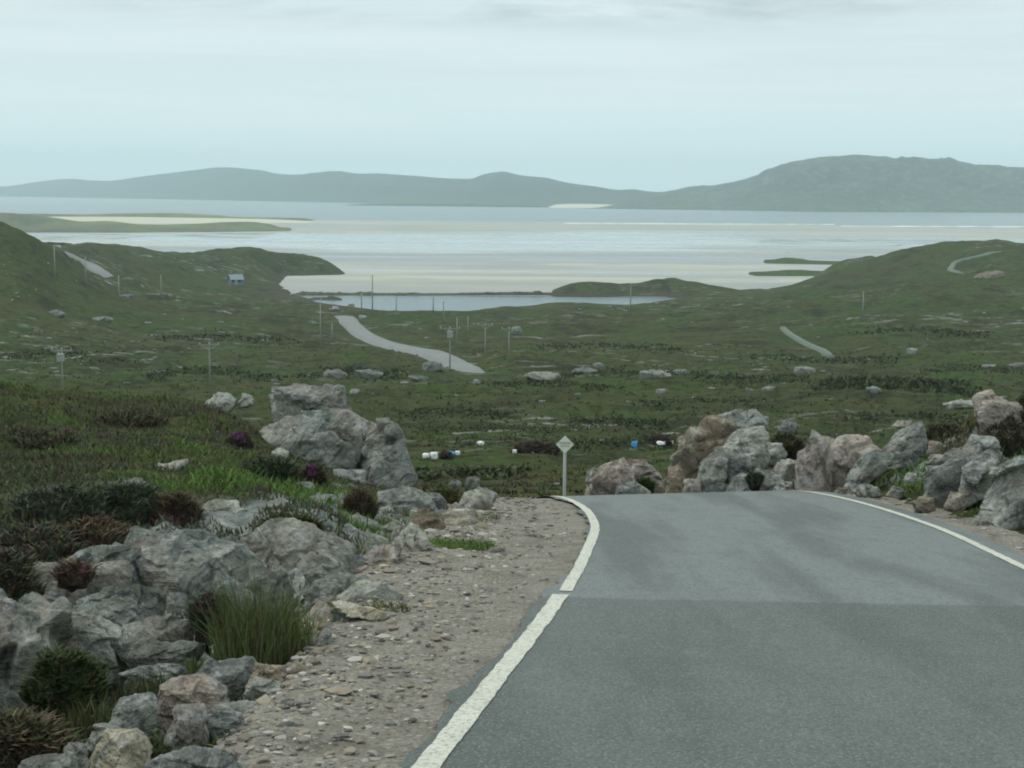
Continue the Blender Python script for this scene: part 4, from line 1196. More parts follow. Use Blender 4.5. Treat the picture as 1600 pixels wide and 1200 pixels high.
GREEN = [(0.078, 0.124, 0.032), (0.095, 0.143, 0.038), (0.070, 0.110, 0.032), (0.119, 0.138, 0.049), (0.149, 0.140, 0.068)]
BRIGHT = [(0.089, 0.160, 0.035), (0.078, 0.140, 0.034), (0.113, 0.172, 0.046)]
BROWN = [(0.115, 0.094, 0.050), (0.144, 0.121, 0.066), (0.090, 0.075, 0.043), (0.094, 0.100, 0.043)]
HEA = [(0.055, 0.060, 0.035), (0.073, 0.070, 0.044), (0.088, 0.070, 0.052), (0.060, 0.083, 0.034), (0.101, 0.086, 0.060)]


def stuff_mesh(name, parts, mat, label, cat):
    V = np.concatenate([p[0] for p in parts]); C = np.concatenate([p[2] for p in parts])
    off = 0; Fs = []
    for p in parts: Fs.append(p[1] + off); off += len(p[0])
    o = link(name, np_mesh(name, V, np.concatenate(Fs), False, C), mat)
    return tag(o, label, cat, kind='stuff')


# left bank grass and heather
def lb_points(n, y0=5.5, y1=29):
    x, y = scatter_px(n, -260, 760, y0, y1)
    s, rz, ry = road_near(x, y)
    ok = (s > HW + verge_w(ry) + 0.25) & (x < 0.2 + 0 * y)
    return x[ok], y[ok]


parts = []
x, y = lb_points(120000)
nz = fbm2(x / 1.6, y / 1.9, 61, 3) + 0.35 * smooth(14, 22, y) - 0.45 * (1 - smooth(11, 15, y))
ok = (nz > 0.0) & clear_of_rocks(x, y)
xg, yg = x[ok], y[ok]
n = len(xg)
br = fbm2(xg / 1.2, yg / 1.4, 71, 2)
cols = np.where((br > 0.05)[:, None], pal(n, BRIGHT), pal(n, GREEN))
cols = np.where((br < -0.7)[:, None], pal(n, BROWN), cols)
dr = fbm2(xg / 2.6, yg / 3.4, 77, 3)
cols = np.where((dr > 0.42)[:, None], pal(n, HEA), cols)
hh = rng.uniform(0.04, 0.13, n) * (1 + 0.6 * np.clip(br, -0.5, 1))
parts.append(blades(np.stack([xg, yg, height(xg, yg) - 0.02], 1), hh, rng.uniform(0.006, 0.014, n) * (0.6 + yg / 20), rng.uniform(0.2, 0.9, n), cols))
# right bank
x, y = scatter_px(110000, 1180, 2300, 9, 31)
s, rz, ry = road_near(x, y)
ok = (s < -HW - 0.9) & clear_of_rocks(x, y)
x, y = x[ok], y[ok]
br = fbm2(x / 1.1, y / 1.6, 83, 2)
n = len(x)
cols = np.where((br > 0.0)[:, None], pal(n, BRIGHT), pal(n, GREEN + BROWN))
parts.append(blades(np.stack([x, y, height(x, y) - 0.02], 1), rng.uniform(0.05, 0.17, n), rng.uniform(0.008, 0.018, n) * (0.5 + y / 22), rng.uniform(0.2, 0.9, n), cols))
# strip of dry grass at the crest round the sign, and tufts on the verges
x, y = scatter_px(26000, 640, 1260, 25, 42)
s, rz, ry = road_near(x, y)
ok = (np.abs(s) > HW + 0.5)
x, y = x[ok], y[ok]; n = len(x)
parts.append(blades(np.stack([x, y, height(x, y) - 0.02], 1), rng.uniform(0.08, 0.25, n), rng.uniform(0.012, 0.024, n), rng.uniform(0.3, 0.9, n), pal(n, [(0.12, 0.11, 0.045), (0.16, 0.14, 0.06), (0.08, 0.09, 0.03)])))
for (u, v, yy, rx, ry_, cnt, cs) in ((700, 866, 14.6, 0.42, 0.5, 1800, BRIGHT), (735, 800, 18.2, 0.35, 0.5, 700, BROWN + GREEN), (590, 955, 10.2, 0.2, 0.25, 350, GREEN + BROWN), (280, 1165, 6.6, 0.22, 0.18, 700, GREEN), (240, 1190, 6.1, 0.2, 0.15, 500, GREEN), (905, 778, 22.6, 0.5, 0.3, 0, BROWN)):
    p = P(u, v, yy)
    a = rng.uniform(0, 6.28, cnt); q = np.sqrt(rng.uniform(0, 1, cnt))
    x = p[0] + rx * q * np.cos(a); y = yy + ry_ * q * np.sin(a)
    if cnt: parts.append(blades(np.stack([x, y, height(x, y) + 0.02], 1), rng.uniform(0.03, 0.09, cnt), rng.uniform(0.006, 0.012, cnt), rng.uniform(0.3, 1, cnt), pal(cnt, cs)))
stuff_mesh('grass', parts, M_GRASS, 'short green and brown moor grass on the banks beside the road', 'grass')

# low heather cover on the banks
parts = []
x, y = lb_points(110000)
nz = fbm2(x / 1.6, y / 1.9, 61, 3) + 0.35 * smooth(14, 22, y) - 0.45 * (1 - smooth(11, 15, y))
ok = (nz < 0.0) & clear_of_rocks(x, y) & (rng.random(len(x)) < np.where(y < 12.5, 0.45, 1))
x, y = x[ok], y[ok]; n = len(x)
parts.append(blades(np.stack([x, y, height(x, y) - 0.02], 1), rng.uniform(0.04, 0.10, n), rng.uniform(0.010, 0.022, n) * (0.6 + y / 22), rng.uniform(0.1, 0.8, n), pal(n, [(0.095, 0.092, 0.066), (0.086, 0.110, 0.048), (0.105, 0.090, 0.070), (0.080, 0.092, 0.052)], 0.2)))
x, y = scatter_px(56000, 1240, 2300, 10, 33)
s, rz, ry = road_near(x, y)
ok = (s < -HW - 1.1) & clear_of_rocks(x, y) & (fbm2(x / 1.1, y / 1.6, 83, 2) < -0.05)
x, y = x[ok], y[ok]; n = len(x)
parts.append(blades(np.stack([x, y, height(x, y) - 0.02], 1), rng.uniform(0.08, 0.2, n), rng.uniform(0.012, 0.026, n), rng.uniform(0.1, 0.8, n), pal(n, HEA)))
stuff_mesh('heather_cover', parts, M_HEATH, 'low dark heather covering the banks beside the road', 'heather')

# tussocks over the moor below
parts = []
for (nn, y0, y1) in ((11000, 38, 110), (15000, 110, 320)):
    x, y = scatter_px(nn, -120, 1720, y0, y1)
    s, rz, ry = road_near(x, y)
    ok = np.abs(s) > HW + 1.5
    x, y = x[ok], y[ok]; n = len(x)
    tone = fbm2(x / 9, y / 14, 91, 3)
    k = 6
    X = np.repeat(x, k); Y = np.repeat(y, k); sz = np.repeat((0.14 + 0.34 * rng.random(n) ** 2) * (0.75 + 0.4 * (y > 110)), k)
    X = X + rng.normal(0, 0.22, n * k) * sz * 1.6; Y = Y + rng.normal(0, 0.22, n * k) * sz * 1.6
    base = np.where((tone > 0.18)[:, None], pal(n, [(0.060, 0.098, 0.022), (0.075, 0.108, 0.026), (0.085, 0.10, 0.034)]), np.where((tone < -0.42)[:, None], pal(n, [(0.060, 0.060, 0.030), (0.052, 0.062, 0.026), (0.072, 0.062, 0.036)], 0.15), pal(n, [(0.095, 0.085, 0.032), (0.078, 0.084, 0.028), (0.105, 0.09, 0.038), (0.06, 0.07, 0.022)], 0.18)))
    cols = np.repeat(base, k, 0) * rng.uniform(0.75, 1.25, n * k)[:, None]
    parts.append(blades(np.stack([X, Y, height(X, Y) - 0.06], 1), sz * rng.uniform(0.5, 1, n * k), sz * 0.30, rng.uniform(0.3, 1.0, n * k), cols))
for (line, hgt_, dens) in (([(640, 742), (720, 736), (800, 742)], 0.55, 240), ([(905, 660), (960, 656), (1040, 664)], 0.6, 200), ([(1270, 606), (1340, 601), (1450, 607), (1520, 604)], 1.0, 260), ([(640, 648), (720, 640), (800, 650)], 0.6, 200), ([(860, 588), (930, 583), (1090, 584)], 0.8, 200),
                           ([(470, 590), (520, 580), (620, 590)], 0.8, 200), ([(1090, 590), (1180, 596), (1260, 590)], 0.7, 160), ([(1000, 632), (1080, 626), (1180, 630)], 0.6, 180), ([(660, 672), (780, 668), (860, 674)], 0.5, 220), ([(880, 700), (960, 690), (1050, 684)], 0.45, 200), ([(1330, 655), (1420, 648), (1500, 655)], 0.6, 160),
                           ([(1450, 580), (1520, 576), (1600, 582)], 0.8, 140), ([(0, 560), (80, 552), (200, 566)], 0.8, 160), ([(230, 588), (320, 580), (430, 592)], 0.8, 160), ([(760, 602), (850, 598), (960, 606)], 0.7, 160), ([(1180, 560), (1290, 565), (1390, 560)], 0.9, 140), ([(240, 530), (330, 524), (460, 536)], 1.0, 140), ([(1340, 520), (1420, 515), (1540, 524)], 1.1, 140), ([(830, 545), (930, 538), (1060, 548)], 0.9, 140)):
    a = np.array(line, float)
    P3 = [hit(u, v + 2.0 * math.sin(u * 0.13), 45) for u, v in zip(np.linspace(a[0, 0], a[-1, 0], 14), np.interp(np.linspace(a[0, 0], a[-1, 0], 14), a[:, 0], a[:, 1]))]
    P3 = np.array([q for q in P3 if q is not None])
    t_ = rng.uniform(0, len(P3) - 1.001, dens * 4); i_ = t_.astype(int); w_ = (t_ - i_)[:, None]
    Q = P3[i_] * (1 - w_) + P3[i_ + 1] * w_
    sp = Q[:, 1] * 0.004 + 0.15
    X = Q[:, 0] + rng.normal(0, 1, len(Q)) * sp; Y = Q[:, 1] + rng.normal(0, 1.6, len(Q)) * sp * 1.5
    n = len(X)
    parts.append(blades(np.stack([X, Y, height(X, Y) - 0.08], 1), hgt_ * rng.uniform(0.35, 0.8, n), hgt_ * rng.uniform(0.3, 0.6, n), rng.uniform(0.3, 1.1, n), pal(n, [(0.040, 0.052, 0.022), (0.048, 0.062, 0.025), (0.052, 0.050, 0.028), (0.058, 0.080, 0.029)], 0.3)))
stuff_mesh('moor_tussocks', parts, M_GRASS, 'tussocks of moor grass and heather covering the slope below', 'tussocks')


def bush(u, v, y, w, h, label, cols=HEA, flower=None, nspr=2600, depth=1.0, name='heather_bush', group='heather bushes near the road', sprig=1.0):
    p = hit(u, v, 5.2, 45) if y > 11.5 else P(u, v, y)
    if p is None or p[1] > y * 1.6: p = P(u, v, y)
    w *= p[1] / y; h *= p[1] / y; y = p[1]
    root = empty(name, (p[0], y, p[2] - 0.03))
    tag(root, label, 'bush', group)
    n = nspr
    a = rng.uniform(0, 2 * np.pi, n); cz = rng.uniform(0.0, 1, n); q = np.sqrt(1 - cz ** 2)
    lump = 1 + 0.28 * noise3(np.stack([q * np.cos(a) * 2.3 + u, q * np.sin(a) * 2.3 + v, cz * 2.3], 1), int(u) % 91)
    rad = rng.uniform(0.72, 1.0, n) ** 0.5 * lump
    B0 = np.stack([q * np.cos(a) * w / 2 * rad, q * np.sin(a) * w / 2 * depth * rad, cz * h * rad * 0.86 - 0.1 * h], 1)
    V, F, C = blades(B0, rng.uniform(0.05, 0.13, n) * sprig, rng.uniform(0.012, 0.03, n) * sprig, rng.uniform(0.4, 1.3, n), pal(n, cols, 0.4))
    link('foliage', np_mesh('foliage', V, F, False, C), M_HEATH, root)
    # woody, dense inside
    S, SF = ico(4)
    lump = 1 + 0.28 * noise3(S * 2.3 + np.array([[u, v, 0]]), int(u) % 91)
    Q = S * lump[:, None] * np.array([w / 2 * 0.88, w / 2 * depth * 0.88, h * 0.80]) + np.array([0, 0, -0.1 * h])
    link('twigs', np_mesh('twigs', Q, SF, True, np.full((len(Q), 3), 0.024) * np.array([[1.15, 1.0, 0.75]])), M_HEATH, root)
    if flower:
        fc, (fu0, fu1), (fz0, fz1), fn = flower
        aa = rng.uniform(fu0, fu1, fn); zz = rng.uniform(fz0, fz1, fn)
        B1 = np.stack([aa * w / 2, -np.sqrt(np.clip(1 - aa ** 2, 0.02, 1)) * w / 2 * depth * np.sqrt(np.clip(1 - zz ** 2, 0.05, 1)), zz * h * 0.95], 1)
        V, F, C = blades(B1, rng.uniform(0.03, 0.07, fn), rng.uniform(0.014, 0.026, fn), rng.uniform(0.1, 0.6, fn), pal(fn, fc, 0.3))
        link('blossom', np_mesh('blossom', V, F, False, C), M_HEATH, root)
    return root


PINK = [(0.26, 0.09, 0.16), (0.20, 0.08, 0.13), (0.30, 0.13, 0.19)]
PURP = [(0.24, 0.06, 0.22), (0.30, 0.08, 0.26), (0.18, 0.06, 0.17)]
DHEA = [(0.054, 0.063, 0.045), (0.073, 0.081, 0.058), (0.089, 0.084, 0.068), (0.062, 0.092, 0.041)]
BHEA = [(0.094, 0.068, 0.049), (0.120, 0.088, 0.060), (0.075, 0.068, 0.044)]
bush(105, 800, 13.2, 0.82, 0.26, 'widest dark grey green heather mound on the left bank', DHEA, nspr=4200)
bush(205, 800, 13.0, 0.5, 0.24, 'dark heather bush in the middle of the left bank mounds', DHEA, nspr=3000)
bush(275, 812, 13.4, 0.36, 0.24, 'brown heather bush with pink flowers under it, by the pale slab', BHEA, (PINK, (-0.5, 0.6), (0.02, 0.25), 90), 2400)
bush(60, 862, 11.6, 0.62, 0.20, 'brown flowering heather under the widest dark mound', BHEA + DHEA, None, 3000)
bush(150, 850, 12.0, 0.55, 0.18, 'low purple brown heather above the long pale-edged slab', BHEA, (PINK, (-0.7, 0.2), (0.0, 0.3), 40), 2600)
bush(8, 928, 9.6, 0.36, 0.26, 'rounded green brown heather bush at the left picture edge', DHEA + BHEA, None, 2600)
bush(115, 900, 10.6, 0.22, 0.07, 'small pink flowering sprig on the long pale-edged slab', BHEA, (PINK, (-0.8, 0.9), (0.3, 1.0), 120), 700)
bush(375, 700, 20.5, 0.30, 0.22, 'heather with purple flowers left of the huge boulder', HEA, (PURP, (-0.5, 0.6), (0.4, 1.0), 60), 1500)
bush(488, 752, 19.6, 0.30, 0.20, 'heather with one bright purple flower head under the huge boulder', HEA, (PURP, (-0.25, 0.3), (0.6, 1.05), 70), 1500)
bush(420, 742, 19.2, 0.7, 0.22, 'grey green heather carpet under the huge boulder', DHEA + [(0.035, 0.05, 0.02)], None, 3200)
bush(450, 835, 15.2, 0.55, 0.18, 'green brown heather on top of the dark grey outcrop', [(0.05, 0.06, 0.02), (0.06, 0.05, 0.025), (0.04, 0.05, 0.018)], None, 2600)
bush(560, 800, 18.2, 0.34, 0.26, 'dark brown heather between the grey blocks', BHEA, None, 1800)
bush(100, 1080, 7.6, 0.34, 0.22, 'dark green bush between rocks in the lower left', [(0.040, 0.058, 0.024), (0.052, 0.070, 0.028), (0.064, 0.062, 0.034)], None, 3000, sprig=0.8)
bush(30, 1180, 6.6, 0.42, 0.20, 'brown green bush in the bottom left corner', BHEA + [(0.05, 0.068, 0.026)], None, 3000, sprig=0.8)
bush(330, 970, 9.6, 0.20, 0.18, 'dark heather with pink sprigs left of the tall rushes', DHEA, (PINK, (-0.6, 0.5), (0.5, 1.0), 35), 1400)
bush(200, 660, 23, 0.9, 0.14, 'grey brown heather patch on the left bank skyline grass', HEA, None, 2000)
bush(60, 690, 20.0, 1.0, 0.16, 'dark heather patch at the left edge of the bank grass', HEA, None, 2400)
bush(1575, 705, 21.0, 0.75, 0.50, 'large dark heather bush under the pink boulder on the right', DHEA + BHEA, None, 4200)
bush(1605, 660, 21.5, 0.55, 0.48, 'tall dark bush at the right picture edge', DHEA, None, 3000)
bush(1475, 682, 24.5, 0.75, 0.22, 'dark heather right of the tilted grey boulder', HEA, None, 2400)
bush(1590, 752, 17.9, 0.40, 0.16, 'brown heather tuft on the slab at the right edge', BHEA, None, 1800)
bush(1230, 700, 26, 0.5, 0.25, 'heather growing between the two roadside rock heaps', HEA + [(0.04, 0.06, 0.018)], None, 2000)
bush(1180, 752, 24.0, 0.22, 0.14, 'small dark plant at the foot of the roadside heap', DHEA, None, 900)
bush(1005, 765, 26.9, 0.30, 0.20, 'green plant growing under the pink arched rock', [(0.04, 0.07, 0.016), (0.05, 0.06, 0.02)], None, 1200)
bush(690, 790, 20.6, 0.36, 0.25, 'grassy plant behind the rounded verge boulder', [(0.06, 0.075, 0.025), (0.09, 0.085, 0.04)], None, 1200)


def rush(u, v, y, w, h, n, cols, label):
    p = P(u, v, y)
    p[2] = max(hgt(p[0], y) - 0.02, p[2] - 0.06)
    a = rng.uniform(0, 2 * np.pi, n); q = np.sqrt(rng.uniform(0, 1, n)) * w / 2
    B0 = np.stack([q * np.cos(a), q * np.sin(a), np.full(n, -0.05)], 1)
    hh = h * rng.uniform(0.55, 1.05, n) * (1 - 0.35 * (q / (w / 2)) ** 2)
    V, F, C = blades(B0, hh, rng.uniform(0.004, 0.009, n), rng.uniform(0.03, 0.3, n) + 0.7 * rng.random(n) ** 5, pal(n, cols + [(0.13, 0.115, 0.06)], 0.35))
    o = link('rush_clump', np_mesh('rush_clump', V, F, False, C), M_GRASS, None, (p[0], y, p[2]))
    tag(o, label, 'rushes', 'rush clumps on the left')


rush(395, 1035, 8.75, 0.44, 0.78, 700, [(0.085, 0.125, 0.042), (0.095, 0.140, 0.044), (0.13, 0.125, 0.062), (0.065, 0.095, 0.034)], 'tallest dark clump of green rushes before the outcrop')
rush(448, 1012, 8.9, 0.34, 0.50, 520, [(0.11, 0.17, 0.04), (0.10, 0.15, 0.04), (0.14, 0.18, 0.055)], 'brighter green grass clump right of the tall rushes')
rush(330, 1045, 8.6, 0.40, 0.24, 500, GREEN, 'short grassy clump left of the tall rushes')
rush(230, 1085, 7.6, 0.34, 0.26, 520, [(0.04, 0.065, 0.018), (0.03, 0.05, 0.015)], 'dark grass clump behind the middle row of stones')
rush(150, 1120, 7.2, 0.30, 0.24, 420, [(0.035, 0.055, 0.016), (0.05, 0.06, 0.02)], 'dark grass clump beside the dark green bush')


# loose stones of the verge
def stones(n, fpos, smin, smax, cs, name, label):
    S, SF = ico(1)
    Vs = []; Fs = []; Cs = []
    x, y = fpos(n)
    n = len(x)
    z = vz(np.stack([x, y, np.zeros(n)], 1))
    col = np.array(cs)[rng.integers(0, len(cs), n)] * rng.uniform(0.7, 1.2, n)[:, None]
    for i in range(n):
        s = smin + (smax - smin) * random.random() ** 4.5
        s *= (0.55 + y[i] / 26)
        sc = np.array([s * random.uniform(.7, 1.5), s * random.uniform(.6, 1.2), s * random.uniform(.3, .65)])
        V = S * sc * (1 + 0.22 * rng.normal(size=(len(S), 1)))
        a = random.uniform(0, 6.28); ca, sa = math.cos(a), math.sin(a)
        V = np.stack([V[:, 0] * ca - V[:, 1] * sa, V[:, 0] * sa + V[:, 1] * ca, V[:, 2]], 1)
        Vs.append(V + np.array([x[i], y[i], z[i] + sc[2] * 0.25])); Fs.append(SF + i * len(S)); Cs.append(np.repeat(col[i:i + 1], len(S), 0))
    o = link(name, np_mesh(name, np.concatenate(Vs), np.concatenate(Fs), False, np.concatenate(Cs)), M_STONE)
    tag(o, label, 'gravel', kind='stuff')


def vpos_left(n):
    y = np.exp(rng.uniform(math.log(4.5), math.log(24), n))
    e = rng.beta(1.6, 1.2, n)
    a = 0.16 + e * (verge_w(y) + 0.15 - 0.16)
    j = np.searchsorted(RY, y).clip(0, len(RY) - 1)
    s = HW + a
    return RX[j] + RN[j, 0] * s, RY[j] + RN[j, 1] * s + rng.uniform(-.1, .1, n)


def vpos_edge(n):
    y = np.exp(rng.uniform(math.log(5), math.log(21), n))
    s = HW + verge_w(y) * (1 - 0.55 * rng.random(n) ** 1.8) + 0.15
    j = np.searchsorted(RY, y).clip(0, len(RY) - 1)
    return RX[j] + RN[j, 0] * s, RY[j] + RN[j, 1] * s


def vpos_right(n):
    y = np.exp(rng.uniform(math.log(9), math.log(27), n)); s = -HW - 0.3 - rng.uniform(0, 1.0, n)
    j = np.searchsorted(RY, y).clip(0, len(RY) - 1)
    return RX[j] + RN[j, 0] * s, RY[j] + RN[j, 1] * s


SC = [(0.23, 0.205, 0.17), (0.34, 0.315, 0.275), (0.20, 0.175, 0.145), (0.17, 0.165, 0.155), (0.38, 0.36, 0.32), (0.11, 0.10, 0.09), (0.26, 0.215, 0.165), (0.21, 0.20, 0.18)]
stones(8000, vpos_left, 0.004, 0.032, SC, 'gravel', 'loose pale stones lying on the left verge')
stones(420, vpos_edge, 0.022, 0.075, SC + [(0.40, 0.37, 0.31), (0.30, 0.26, 0.20)], 'rubble', 'broken rubble along the inner edge of the left verge')
stones(700, vpos_right, 0.006, 0.035, SC, 'gravel', 'loose brown stones lying on the right verge')

# ------------------------------------------------------------------ poles
def utility_pole(u, vt, vb, label, arm=0, box_=False, y=None):
    p = P(u, vb, y) if y else hit(u, vb, 60)
    if p is None:
        print('no ground for pole', u); return
    y = p[1]
    H = (vb - vt) / FPX * y * 1.01
    root = empty('utility_pole', (p[0], p[1], p[2]))
    tag(root, label, 'pole', 'wooden utility poles across the moor')
    r = max(0.11, 0.00042 * y)
    bm_mesh('pole', lambda bm: tube(bm, (0, 0, -1.0), (0, 0, H), r, r * 0.72, 10), M_POLE, root, smooth_shade=True)
    if arm:
        L = 0.030 * y * 0.30 if arm == 1 else 0.030 * y * 0.42
        L = max(1.4, min(L, 3.2))
        bm_mesh('crossarm', lambda bm: box(bm, (0, -r, H - 0.35), (L, 0.14, 0.16), None, 0.02), M_POLE, root)
        for k in (-1, 0, 1):
            bm_mesh('insulator', lambda bm: (tube(bm, (k * L * 0.45, -r, H - 0.30), (k * L * 0.45, -r, H - 0.1), 0.05, 0.04, 8), tube(bm, (k * L * 0.45, -r, H - 0.1), (k * L * 0.45, -r, H - 0.02), 0.07, 0.06, 8)), M_CERAM, root, smooth_shade=True)
        for k in (-1, 1):
            bm_mesh('brace', lambda bm: tube(bm, (k * L * 0.32, -r, H - 0.40), (0, -r, H - 1.0), 0.03, 0.03, 6), M_STEEL, root)
    if box_:
        bm_mesh('transformer', lambda bm: (box(bm, (0, -r - 0.45, H - 1.15), (0.8, 0.7, 0.95), None, 0.06), tube(bm, (-.2, -r - .45, H - .7), (-.2, -r - .45, H - .35), .07, .05, 8), tube(bm, (.2, -r - .45, H - .7), (.2, -r - .45, H - .35), .07, .05, 8)), M_STEEL, root)
    return root


utility_pole(98, 543, 615, 'pole carrying a transformer box at the far left of the moor', 2, True)
utility_pole(328, 535, 601, 'short pole with a crossarm on the left moor', 2)
utility_pole(501, 467, 546, 'tallest plain pole left of the far road', 0)
utility_pole(565, 455, 489, 'slim pole at the lagoon shore, left of a taller one', 0)
utility_pole(582, 430, 490, 'tall pole rising above the causeway into the sands', 0)
utility_pole(619, 464, 498, 'pole at the lagoon just right of the tall shore pole', 0)
utility_pole(677, 460, 489, 'dark pole in front of the lagoon water', 0)
utility_pole(693, 470, 503, 'pole at the lagoon shore right of the dark pole', 0)
utility_pole(703, 510, 577, 'pole with a wide head standing by the end of the far road', 2, True)
utility_pole(714, 496, 535, 'plain pole close behind the far road end', 0)
utility_pole(758, 505, 561, 'pole with a forked crossarm right of the far road end', 1)
utility_pole(795, 511, 565, 'rightmost pole of the pair right of the far road end', 1)
utility_pole(985, 444, 489, 'lone pole in front of the grassy islet', 1)
utility_pole(1348, 455, 494, 'lone faint pole on the right moor', 0)
utility_pole(86, 385, 440, 'faint pole on the slope left of the climbing road', 0)
utility_pole(134, 402, 446, 'faint pole against the climbing road', 0)
utility_pole(186, 430, 472, 'faint pole at the lower end of the climbing road', 0)
utility_pole(252, 430, 466, 'faint pole on the green slope left of the shed', 0)
utility_pole(519, 505, 530, 'short faint pole beside the upper far road', 0)
utility_pole(731, 494, 521, 'short faint pole behind the paired poles', 0)

# ------------------------------------------------------------------ passing place sign
SY = 34.0
p = P(882, 766, SY)
gz = hgt(p[0], SY)
top = P(882, 680.5, SY)[2]
root = empty('passing_place_sign', (p[0], SY, gz))
tag(root, 'white diamond shaped passing place sign on a grey post', 'road sign')
H = top - gz
dg = 28.5 / FPX * SY
bm_mesh('post', lambda bm: tube(bm, (0, 0.03, -0.4), (0, 0.03, H - dg * 0.15), 0.032, 0.032, 12), M_STEEL, root, smooth_shade=True)
pl = bm_mesh('plate', lambda bm: box(bm, (0, -0.012, H - dg / 2), (dg / 1.414, 0.008, dg / 1.414), Matrix.Rotation(math.pi / 4, 3, 'Y'), 0.003), M_SIGN, root)
for txt, dz in (('PASSING', 0.012), ('PLACE', -0.048)):
    cu = bpy.data.curves.new('lettering', 'FONT'); cu.body = txt; cu.size = 0.062; cu.align_x = 'CENTER'; cu.extrude = 0.001
    to = bpy.data.objects.new('lettering_source', cu); COL.objects.link(to)
    dgp = bpy.context.evaluated_depsgraph_get()
    me = bpy.data.meshes.new_from_object(to.evaluated_get(dgp))
    bpy.data.objects.remove(to)
    me.materials.clear()
    t = link('lettering', me, M_BLACK, pl, (0, -0.0185, H - dg / 2 + dz))
    t.rotation_euler = (math.pi / 2, 0, 0)
for k in (-1, 1):
    bm_mesh('clip', lambda bm: box(bm, (0, 0.014, H - dg / 2 + k * dg * 0.2), (0.08, 0.036, 0.02)), M_STEEL, root)

# ------------------------------------------------------------------ peat bags and peat stacks
M_BAGW = plain('white_plastic_bag', (0.78, 0.80, 0.80), 0.45, 0.4, 0.08, 6)
M_BAGB = plain('blue_plastic_bag', (0.06, 0.34, 0.72), 0.45, 0.4, 0.1, 6)
M_BAGP = plain('red_white_bag', (0.62, 0.48, 0.52), 0.45, 0.4, 0.3, 5)


def bag(u0, v0, u1, v1, mat, label, yoff=0.0):
    p = hit((u0 + u1) / 2, v1, 45)
    y = p[1] + yoff
    w = 0.85 * (u1 - u0) / FPX * y; h = 0.82 * (v1 - v0) / FPX * y
    S, F = ico(4)
    sq = np.sign(S) * np.abs(S) ** 0.75
    sd = int(u0)
    n3 = 1 + 0.16 * noise3(S * 2.2 + sd, sd) + 0.07 * noise3(S * 6 + sd, sd + 1)
    Q = sq * n3[:, None] * np.array([w / 2, w * 0.42, h * 0.58])
    Q[:, 2] = np.maximum(Q[:, 2], -h * 0.5)
    root = empty('peat_bag', (p[0], y, p[2]))
    tag(root, label, 'bag', 'filled bags of peat on the moor')
    link('sack', np_mesh('sack', Q + np.array([0, 0, h * 0.45]), F), mat, root)
    bm_mesh('tied_neck', lambda bm: (tube(bm, (w * .34, -w * .1, h * .66), (w * .47, -w * .14, h * .92), h * .10, h * .05, 8), tube(bm, (w * .47, -w * .14, h * .92), (w * .54, -w * .16, h * 1.04), h * .05, h * .13, 8)), mat, root, smooth_shade=True)


bag(659, 706, 672, 716, M_BAGW, 'small white bag at the left end of the left bags')
bag(671, 704, 685, 717, M_BAGW, 'plump white bag among the left bags')
bag(694, 704, 712, 711, M_BAGB, 'flat blue bag lying among the left bags')
bag(710, 703, 719, 711, M_BAGW, 'small white bag right of the flat blue bag')
bag(744, 688, 757, 696, M_BAGW, 'lone white bag on the moor above the left bags')
bag(800, 701, 808, 708, M_BAGW, 'small grey white bag at the left of the peat stack')
bag(826, 702, 838, 708, M_BAGW, 'thin white bag in front of the peat stack')
bag(863, 700, 871, 707, M_BAGW, 'small bright bag just left of the diamond sign')
bag(986, 687, 996, 699, M_BAGB, 'upright blue bag right of the diamond sign')
bag(1023, 688, 1040, 695, M_BAGW, 'white bag at the peat cutting right of the sign')
bag(1042, 687, 1053, 694, M_BAGP, 'small reddish white bag at the peat cutting')


def peat(u0, v0, u1, v1, label):
    p = hit((u0 + u1) / 2, v1, 45); y = p[1]
    w = (u1 - u0) / FPX * y; h = (v1 - v0) / FPX * y
    S, F = ico(5)
    sd = int(u0) + 3
    n3 = 1 + 0.25 * noise3(S * np.array([4, 2, 2]) + sd, sd) + 0.18 * noise3(S * np.array([14, 6, 7]) + sd, sd + 1)
    Q = np.sign(S) * np.abs(S) ** 0.8 * n3[:, None] * np.array([w / 2, max(0.7, w * 0.18), h * 0.75])
    o = link('peat_stack', np_mesh('peat_stack', Q, F, False), M_PEAT, None, (p[0], y + 0.4, p[2] + h * 0.1))
    tag(o, label, 'peat stack', 'dark stacks of cut peat')


peat(803, 690, 872, 708, 'long dark heap of cut peat left of the diamond sign')
peat(686, 704, 706, 718, 'small black heap of peat between the white and blue bags')
peat(1010, 680, 1050, 692, 'low dark peat bank behind the bags right of the sign')

# ------------------------------------------------------------------ shed, vehicles
p = hit(368, 445, 300)
M_WALL = plain('blue_grey_render', (0.16, 0.20, 0.24), 0.8, 0.2, 0.1, 0.5); M_ROOF = plain('pale_metal_roof', (0.20, 0.26, 0.28), 0.6, 0.3, 0.08, 0.5)
M_GLASS = plain('dark_glass', (0.02, 0.025, 0.03), 0.1, 0.5, 0.05); M_DOOR = plain('shed_door', (0.30, 0.29, 0.26), 0.7, 0.2, 0.1)
sc = p[1] / FPX
L, Dp, Hh, Rr = 19 * sc, 17 * sc, 9 * sc, 7 * sc
root = empty('shed', tuple(p), math.radians(28))
tag(root, 'blue grey shed with a pale metal roof on the green left headland', 'shed')


